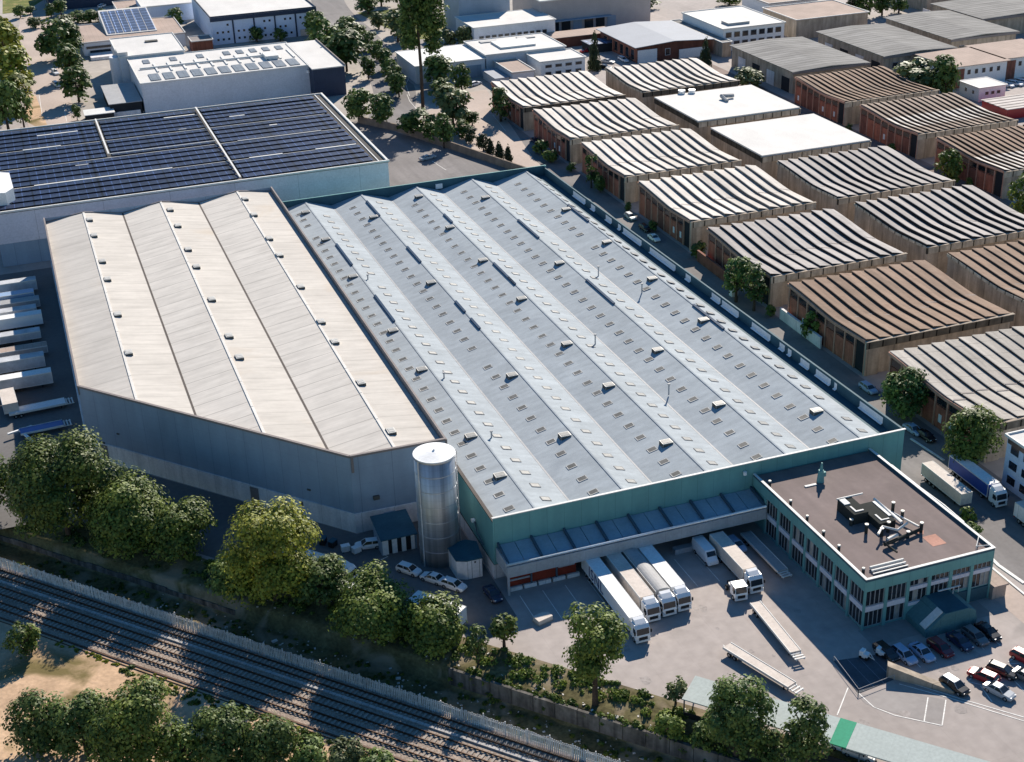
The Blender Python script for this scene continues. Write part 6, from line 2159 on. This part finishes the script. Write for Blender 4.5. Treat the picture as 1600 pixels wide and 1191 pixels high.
tree('dark bushy tree at the shaded front of the buff workshop', 1410, 652, 568, 74, 'd', group=GE, cb=.04)
tree('left one of the two dark green trees by the grey striped workshop', 1150, 472, 392, 44, 'd', group=GE, cb=.08)
tree('right one of the two dark green trees by the grey striped workshop', 1178, 486, 408, 42, 'd', group=GE, cb=.08)
tree('climbing bush on the red timber front of the brown workshop', 1268, 530, 482, 38, 'm', group=GE, cb=.02)
tree('slim green tree at the corner of the third cream workshop', 924, 294, 238, 24, 'd', group=GE, cb=.05)
tree('dark hedge tree at the corner of the farthest cream workshop', 783, 190, 132, 36, 'd', group=GE, cb=.02)
tree('low dark hedge on the service road at the second cream workshop', 846, 240, 216, 26, 'd', group=GE, cb=.02, name='hedge', cat='hedge')
tree('low dark hedge on the service road below the first hedge', 860, 254, 232, 26, 'd', group=GE, cb=.02, name='hedge', cat='hedge')
tree('small bush by the fin wall of the fourth cream workshop', 1092, 402, 378, 26, 'd', group=GE, cb=.02)
GM = 'trees among the workshops'
tree('green bush at the right corner of the black and grey workshop', 1566, 396, 347, 60, 'm', group=GM, cb=.1, cache='b1')
tree('climbing plant on the front of the brown right-row workshop', 1480, 288, 232, 36, 'm', group=GM, cb=.02, cache='b2')
tree('leafy tree at the right edge by the white framed windows', 1598, 336, 268, 44, 'm', group=GM, cb=.05, cache='b3')
tree('pale leafy tree between the grey sheds and the white house', 1428, 152, 86, 68, 'p', group=GM, cb=.05, cache='b1')
tree('dark tree right of the pale leafy tree', 1474, 158, 84, 46, 'd', group=GM, cb=.05, cache='b2')
tree('pale bush at the end of the far middle workshop', 1168, 138, 100, 44, 'p', group=GM, cb=.05, cache='b3')
tree('dark cypress before the slate blue roofed hall, left one', 929, 110, 43, 17, 'c', 'cone', GM, cb=.02, cache='c1', name='cypress')
tree('dark cypress before the slate blue roofed hall, right one', 1101, 108, 53, 17, 'c', 'cone', GM, cb=.02, cache='c1', name='cypress')
tree('dark shrub at the left corner of the brown far workshop', 1256, 152, 128, 26, 'd', group=GM, cb=.02, cache='b2')
tree('dark shrub before the pinkish fronted workshop', 1362, 196, 172, 24, 'd', group=GM, cb=.02, cache='b3')
tree('dark bush at the top between the white roof and the far workshop', 1081, 152, 132, 18, 'd', group=GM, cb=.02, cache='b1')
GC_ = 'clipped conifers in a row along the forecourt'
for i, (bx, by, ty, w_) in enumerate([(736, 224, 198, 19), (755, 236, 207, 21), (767, 240, 213, 14), (780, 247, 218, 16), (794, 253, 223, 13)]):
    tree(['first and leftmost clipped conifer in the forecourt row', 'plump clipped conifer second in the forecourt row', 'thin clipped conifer in the middle of the forecourt row',
          'clipped conifer fourth in the forecourt row', 'slim clipped conifer at the right end of the forecourt row'][i], bx, by, ty, w_, 'c', 'cone' if i > 1 else 'round', GC_, 'conifer', 'conifer', .02, 'c2')
hg = MB()
P = px_poly([(800, 254), (812, 262), (822, 268)])
for a, b in zip(P, P[1:]):
    hg.bar(a, b, 1.6, 0, .9)
GP_ = 'trees around the central avenue'
for args in [
    ('dark round tree right behind the solar roof corner, left of a pair', 562, 190, 134, 44, 'd', 'b1'), ('dark round tree behind the solar roof corner, right of a pair', 594, 196, 144, 42, 'd', 'b2'),
    ('bushy tree left of the bare tall trunk by the forecourt', 652, 214, 164, 52, 'd', 'b3'), ('large spreading tree above the forecourt wall', 708, 200, 128, 58, 'p', 'b1'),
    ('upright tree hanging over the boundary wall', 694, 232, 176, 30, 'd', 'b2'), ('low bush right of the upright tree on the boundary wall', 722, 216, 184, 28, 'd', 'b3'),
    ('low bush left of the upright tree on the boundary wall', 676, 222, 188, 26, 'd', 'b1'),
    ('big dark tree on the left side of the avenue', 542, 112, 40, 64, 'd', 'b2'), ('dark tree left of the avenue, behind the big one', 506, 84, 20, 50, 'd', 'b3'),
    ('small round tree alone on the pale corner beside the avenue', 576, 124, 86, 22, 'd', 'b1'),
    ('pale tree on the verge right of the avenue', 622, 66, 14, 42, 'p', 'b2'), ('drooping pale tree on the verge before the tall trunk', 640, 84, 28, 30, 'p', 'b3'),
    ('small pale tree at the left of the verge', 592, 46, 16, 24, 'p', 'b1'),
    ('dark tree before the white sheeted hall, under the tall tree', 690, 138, 82, 50, 'd', 'b2'), ('dark tree at the foot of the white sheeted hall', 722, 144, 98, 30, 'd', 'b3'),
    ('small tree left of the white roofed works', 703, 76, 44, 24, 'p', 'b1'), ('small tree at the corner of the white roofed works', 728, 76, 38, 28, 'p', 'b2'),
    ('small tree before the blue-white factory, left one', 402, 66, 40, 22, 'd', 'b1'), ('small tree before the blue-white factory, right one', 438, 64, 42, 20, 'd', 'b3'),
    ('tree on the left road nearest the solar roof', 124, 160, 98, 44, 'd', 'b1'), ('tree on the left road, second from the solar roof', 112, 124, 66, 40, 'd', 'b2'),
    ('dark tree on the left road, third from the solar roof', 92, 94, 24, 56, 'd', 'b3'), ('dark tree beside the pavilion', 116, 88, 36, 36, 'd', 'b2'),
    ('small shrub by the left road close to the solar roof', 121, 188, 162, 14, 'd', 'b1'),
    ('yellow-green tree at the top of the left edge row', 12, 112, 28, 62, 'y', 'b1'), ('yellow-green tree second in the left edge row', 22, 146, 68, 64, 'y', 'b2'),
    ('yellow-green tree third in the left edge row', 26, 176, 108, 56, 'y', 'b3'), ('dark tree at the near end of the left edge row', 14, 206, 120, 46, 'd', 'b2'),
    ('slim dark tree by the left edge row next to the sandy plot', 38, 200, 136, 30, 'd', 'b3'), ('dark bush beside the yellow-green tree on the left road', 46, 138, 112, 22, 'd', 'b1'),
    ('small dark tree on the far left plaza', 32, 28, 6, 18, 'd', 'b1'), ('small tree on the far left plaza, right one', 48, 22, 8, 16, 'd', 'b2'),
    ('square clipped tree on the far left plaza', 80, 28, 4, 16, 'd', 'b3'), ('pale shrub on the far left plaza by the road', 56, 44, 24, 24, 'p', 'b1'),
    ('dark tree at the top left by the pale vehicles', 96, 24, -2, 22, 'd', 'b2'), ('dark tree between the pavilion and the factory', 276, 44, 10, 26, 'd', 'b3'),
    ('brown green tree at the top edge over the avenue', 596, 10, -30, 34, 'd', 'b1'), ('dark tree at the top edge beside the verge', 628, 14, -34, 30, 'd', 'b2'),
    ('dark conifer at the top edge by the tan roof', 1330, 26, -20, 22, 'c', 'b3'), ('dark tree at the top edge right of the conifer', 1352, 28, -18, 30, 'd', 'b1'),
    ('dark tree at the top edge among the grey sheds', 1378, 24, -16, 30, 'd', 'b2'), ('dark tree at the top edge left of the corner shed', 1404, 20, -14, 28, 'd', 'b3'),
    ('olive tree at the top edge above the white office', 1140, 8, -14, 34, 'm', 'b1'),
    ('small tree by the shaded wall of the middle grey shed', 1512, 76, 56, 16, 'd', 'b2'), ('leafy edge bush behind the upper right shed', 1540, 70, 50, 16, 'm', 'b3'),
]:
    tree(args[0], args[1], args[2], args[3], args[4], args[5], group=GP_, cb=.08, cache=args[6])
GA = 'street trees in a line along the avenue'
names_ = ['first street tree at the far end of the avenue line', 'second street tree of the avenue line', 'third street tree of the avenue line', 'fourth street tree of the avenue line', 'fifth street tree of the avenue line',
          'sixth street tree of the avenue line', 'seventh street tree of the avenue line', 'last and nearest street tree of the avenue line']
for i, (bx, by, ty, w_) in enumerate([(542, 52, 22, 30), (560, 66, 36, 28), (576, 80, 46, 28), (589, 94, 60, 26), (600, 110, 74, 26), (610, 124, 88, 26), (617, 140, 100, 28), (624, 152, 112, 28)]):
    tree(names_[i], bx, by, ty, w_, 'd', 'round', GA, cb=.06, cache='b%d' % (i % 3 + 1))
GH = 'bushes of the hedge above the pavilion'
for i in range(7):
    tree(['first bush from the left in the pavilion hedge', 'second bush in the pavilion hedge', 'third bush in the pavilion hedge', 'middle bush in the pavilion hedge', 'fifth bush in the pavilion hedge', 'sixth bush in the pavilion hedge',
          'last bush on the right in the pavilion hedge'][i], 122 + i * 20, 36 - i * 1.2, 14 - i, 26, 'd', 'round', GH, 'hedge_bush', 'bush', .02, 'b%d' % (i % 3 + 1))
# the tall bare-stemmed tree
x, y, _ = at_ground(661, 172)
t = thing('tall_tree', 'very tall tree with a long bare trunk beside the avenue', 'tree', (x, y, 0))
mb = MB()
mb.tube([(0, 0, -.2), (.1, 0, 12), (-.1, .1, 22), (.3, 0, 34), (.6, 0, 42)], [.55, .45, .38, .3, .12], 10)
for (z0, dx, dy, dz) in [(19, -1.6, .3, 3.2), (22, 2.4, .4, 5), (25, -2.8, -.5, 4), (28, 3, .5, 5), (32, -2.6, .4, 5)]:
    mb.tube([(0, 0, z0), (dx * .6, dy, z0 + dz * .5), (dx, dy, z0 + dz)], [.2, .14, .06], 6)
mb.part('trunk', M_trunk, t, local=True)
for k, (dx, dz, w_, h_) in enumerate([(2.2, 19.5, 8.5, 12), (2.0, 26, 11, 13), (6.0, 21, 6.5, 12), (-.6, 31, 10, 12), (-2.6, 18.5, 4.4, 8), (4.5, 30, 9, 12), (5.6, 15.5, 4.5, 7), (-3, 16.5, 6, 10), (-2.4, 24, 8, 12), (3.2, 15.5, 6, 9), (.5, 22, 8, 12)]):
    o = bpy.data.objects.new('crown', crown_mesh('crown', 900 + k, w_, h_, .75, 8.0, 'round', L_dark))
    COL.objects.link(o)
    o.parent = t
    o.location = (dx, 0, dz)

# scrub on the bank and south of the tracks: nobody could count it
def scrub(name, label, n, urange, vfun, size, matl, seed, hmul=.8):
    g = np.random.default_rng(seed)
    allV, allT = [], []
    for i in range(n):
        u = g.uniform(*urange)
        v = vfun(g)
        x, y = uv(u, v)
        z = ground_z(x, y)
        w_ = size * g.uniform(.45, 1.35)
        k = int(26 + 60 * w_)
        d = g.normal(size=(k, 3))
        d /= np.linalg.norm(d, axis=1)[:, None]
        d[:, 2] = np.abs(d[:, 2])
        c = np.array([x, y, z]) + d * np.array([w_, w_, w_ * hmul]) * g.uniform(.5, 1.0, k)[:, None]
        nrm = d + g.normal(size=(k, 3)) * .5
        nrm /= np.linalg.norm(nrm, axis=1)[:, None]
        tt = np.cross(nrm, g.normal(size=(k, 3)))
        tt /= np.linalg.norm(tt, axis=1)[:, None]
        b = np.cross(nrm, tt)
        s = .34 * g.uniform(.6, 1.3, k)[:, None]
        allV.append(np.stack([c - tt * s * .5, c - b * s * .4, c + tt * s * .5, c + b * s * .4], 1).reshape(-1, 3))
        allT.append(np.repeat(np.clip(g.normal(.4, .2) + g.normal(0, .2, k), 0, 1), 4))
    V = np.concatenate(allV)
    T = np.concatenate(allT)
    me = bpy.data.meshes.new(name)
    nq = len(V) // 4
    me.vertices.add(len(V))
    me.vertices.foreach_set('co', V.astype(np.float32).ravel())
    me.loops.add(len(V))
    me.loops.foreach_set('vertex_index', np.arange(len(V), dtype=np.int32))
    me.polygons.add(nq)
    me.polygons.foreach_set('loop_start', np.arange(0, len(V), 4, dtype=np.int32))
    me.polygons.foreach_set('loop_total', np.full(nq, 4, dtype=np.int32))
    me.attributes.new('tint', 'FLOAT', 'POINT').data.foreach_set('value', T.astype(np.float32))
    me.materials.append(matl)
    me.update(calc_edges=True)
    o = bpy.data.objects.new(name, me)
    COL.objects.link(o)
    o['kind'] = 'stuff'
    o['label'] = label
    o['category'] = 'scrub'
    return o


scrub('scrub', 'low green scrub along the top of the bank below the yard', 190, (-122, -42), lambda g: g.choice([126.4, 127.0, 125.2]) + g.normal(0, .55), .75, L_mid, 1)
scrub('hanging_scrub', 'green creepers hanging over the stained wall on the bank', 150, (-78, -15), lambda g: 122.4 + g.normal(0, .35), .5, L_mid, 9, .9)
scrub('weeds', 'weeds and grass at the foot of the bank behind the fence', 230, (-150, -30), lambda g: g.uniform(117.4, 121.2), .36, L_mid, 2, .6)
scrub('scrub', 'dark scrub in the shade of the bank trees', 150, (-160, -78), lambda g: g.uniform(122.8, 128), .6, L_dark, 3)
scrub('dry_scrub', 'olive scrub between the tracks and the sandy patch', 150, (-118, -74), lambda g: 105.2 + g.normal(0, .7), .55, L_mid, 4, .7)
scrub('dry_scrub', 'dry tufts at the edge of the ballast', 120, (-130, -60), lambda g: 106.5 + g.normal(0, .35), .25, L_yel, 6, .6)
scrub('undergrowth', 'dark undergrowth below the trees in the bottom left corner', 240, (-118, -60), lambda g: 95.5 + g.normal(0, 2.6), .8, L_dark, 5, .7)

# ------------------------------------------------------------------ small things about the yard
x, y = at(848, 966, .4)
t = thing('pallet_stack', 'pale stack of sheeted pallets at the shadow edge before the dock', 'pallets', (x, y, 0), R(15))
MB().box(-1.2, 1.2, -.8, .8, 0, .14).part('pallet', M_tanroof, t, local=True)
MB().prism([(-1.15, -.75), (1.1, -.75), (1.15, .3), (.5, .78), (-1.1, .7)], .14, .75).part('sheeting', M_tarp, t, local=True)
x, y = at(1155, 925, 1)
t = thing('tractor_unit', 'small tractor unit without a trailer beside the beige lorry in the yard', 'lorry', (x, y + .6, 0), R(-96))
cab(t, -.3, 1.75, PAINT['white'], 2.3, False)
MB().box(-2.6, -.3, -.4, .4, .55, .85).part('chassis', M_chassis, t, local=True)
MB().cyl((-1.6, 0), .55, .85, 1.0, 16).part('coupling_plate', M_cap, t, local=True)
wheels(t, [-1.7, .8], .38, .28, .76)
x, y = at(1150, 850, .6)
car('pale blue car in the shade beside the beige lorry at the dock', x, y, -84, 'hatch', 'blue')
GBN = 'bins along the foot of the blue-grey wall'
for i, (px, py) in enumerate([(540, 858), (557, 860), (520, 850), (505, 846)]):
    x, y = at(px, py, .4)
    t = thing('waste_bin', ['white topped bin second from the white hatchback by the blue-grey wall', 'white bin nearest the white hatchback by the blue-grey wall', 'dark bin third from the white hatchback by the blue-grey wall',
                            'dark bin farthest from the white hatchback by the blue-grey wall'][i], 'bin', (x, y, 0), R(20 * i), GBN)
    MB().box(-.6, .6, -.4, .4, .12, .95).part('body', M_white if i < 2 else M_chassis, t, local=True)
    MB().box(-.64, .64, -.45, .45, .95, 1.05).part('lid', M_white if i < 2 else M_tealdark, t, local=True)
    for sx in (-.45, .45):
        MB().tube([(sx, -.4, .1), (sx, .4, .1)], .1, 8).part('wheel', M_tyre, t, local=True)
tree('low dark shrub at the right edge of the brown office roof', 1518, 838, 818, 30, 'd', group='shrubs beside the office', cb=.02, name='shrub', cat='shrub')
tree('thin sprawling plant on the pale ground by the cream trailer', 1512, 812, 790, 26, 'm', group='shrubs beside the office', cb=.02, name='shrub', cat='shrub', dens=2.0)
GN = 'extra trees on the far streets'
for i, args in enumerate([('dense tree at the top edge left of the verge', 575, 22, -12, 40, 'd', 'b2'), ('dense tree filling the gap between the avenue and the navy wall', 520, 96, 52, 44, 'd', 'b1'),
                          ('round tree before the navy end wall of the white warehouse', 548, 70, 30, 40, 'd', 'b3'), ('pale tree right behind the drooping one on the verge', 628, 52, 8, 36, 'p', 'b3'),
                          ('dark shrub at the foot of the tall bare trunk', 690, 156, 120, 34, 'd', 'b1'), ('dark tree behind the pavilion hedge at its left end', 104, 52, 20, 30, 'd', 'b3'),
                          ('dark tree beside the blue-white factory corner', 494, 60, 14, 30, 'd', 'b2'), ('yellow-green tree at the very top of the left edge row', 6, 84, 18, 44, 'y', 'b3'),
                          ('small tree on the forecourt edge above the boundary wall', 738, 196, 172, 24, 'd', 'b2'), ('tree behind the low canopy row at the top', 850, 62, 44, 20, 'd', 'b1'),
                          ('dark tree at the top edge right of the pinkish hall', 1010, 14, -8, 34, 'd', 'b2'), ('dark tree at the top edge beyond the white office', 1182, 4, -16, 34, 'd', 'b3')]):
    tree(args[0], args[1], args[2], args[3], args[4], args[5], group=GN, cb=.04, cache=args[6])

GLB = 'bushes in the lanes between the workshops'
rng = random.Random(19)
LB = [(166.5, 286.5, 'bush in the lane beside the bare white roof'), (199.8, 300, 'bush in the lane right of the bare white roof'), (210.5, 320.5, 'bush at the corner of the far brown workshop in the lane'),
      (210.3, 300.0, 'bush at the doors of the pinkish fronted workshop'), (130.2, 287, 'bush in the gap after the third cream workshop'), (129.6, 320.4, 'bush in the gap after the second cream workshop'),
      (129.8, 219.6, 'bush in the gap after the grey striped workshop'), (199.5, 265, 'bush in the lane right of the black and grey workshop'), (210.6, 268, 'bush before the white framed windows'),
      (129.5, 272, 'bush against the timber front of the fourth cream workshop'), (129.6, 302, 'bush against the timber front of the third cream workshop'), (199.6, 352, 'bush in the lane beyond the white roof with fans')]
for k, (x, y, lab) in enumerate(LB):
    W_ = rng.uniform(2.0, 3.6)
    t = thing('bush', lab, 'bush', (x, y, 0), rng.uniform(0, 6), GLB)
    key = ('b%d' % (k % 3 + 1), 'd', 'round')
    o = bpy.data.objects.new('crown', CACHE[key])
    o.scale = (W_ / 6, W_ / 6, W_ * rng.uniform(.8, 1.3) / 6)
    COL.objects.link(o)
    o.parent = t
    trunk_mb(W_ * .8, .08, k, W_ / 2).part('trunk', M_trunk, t, local=True)
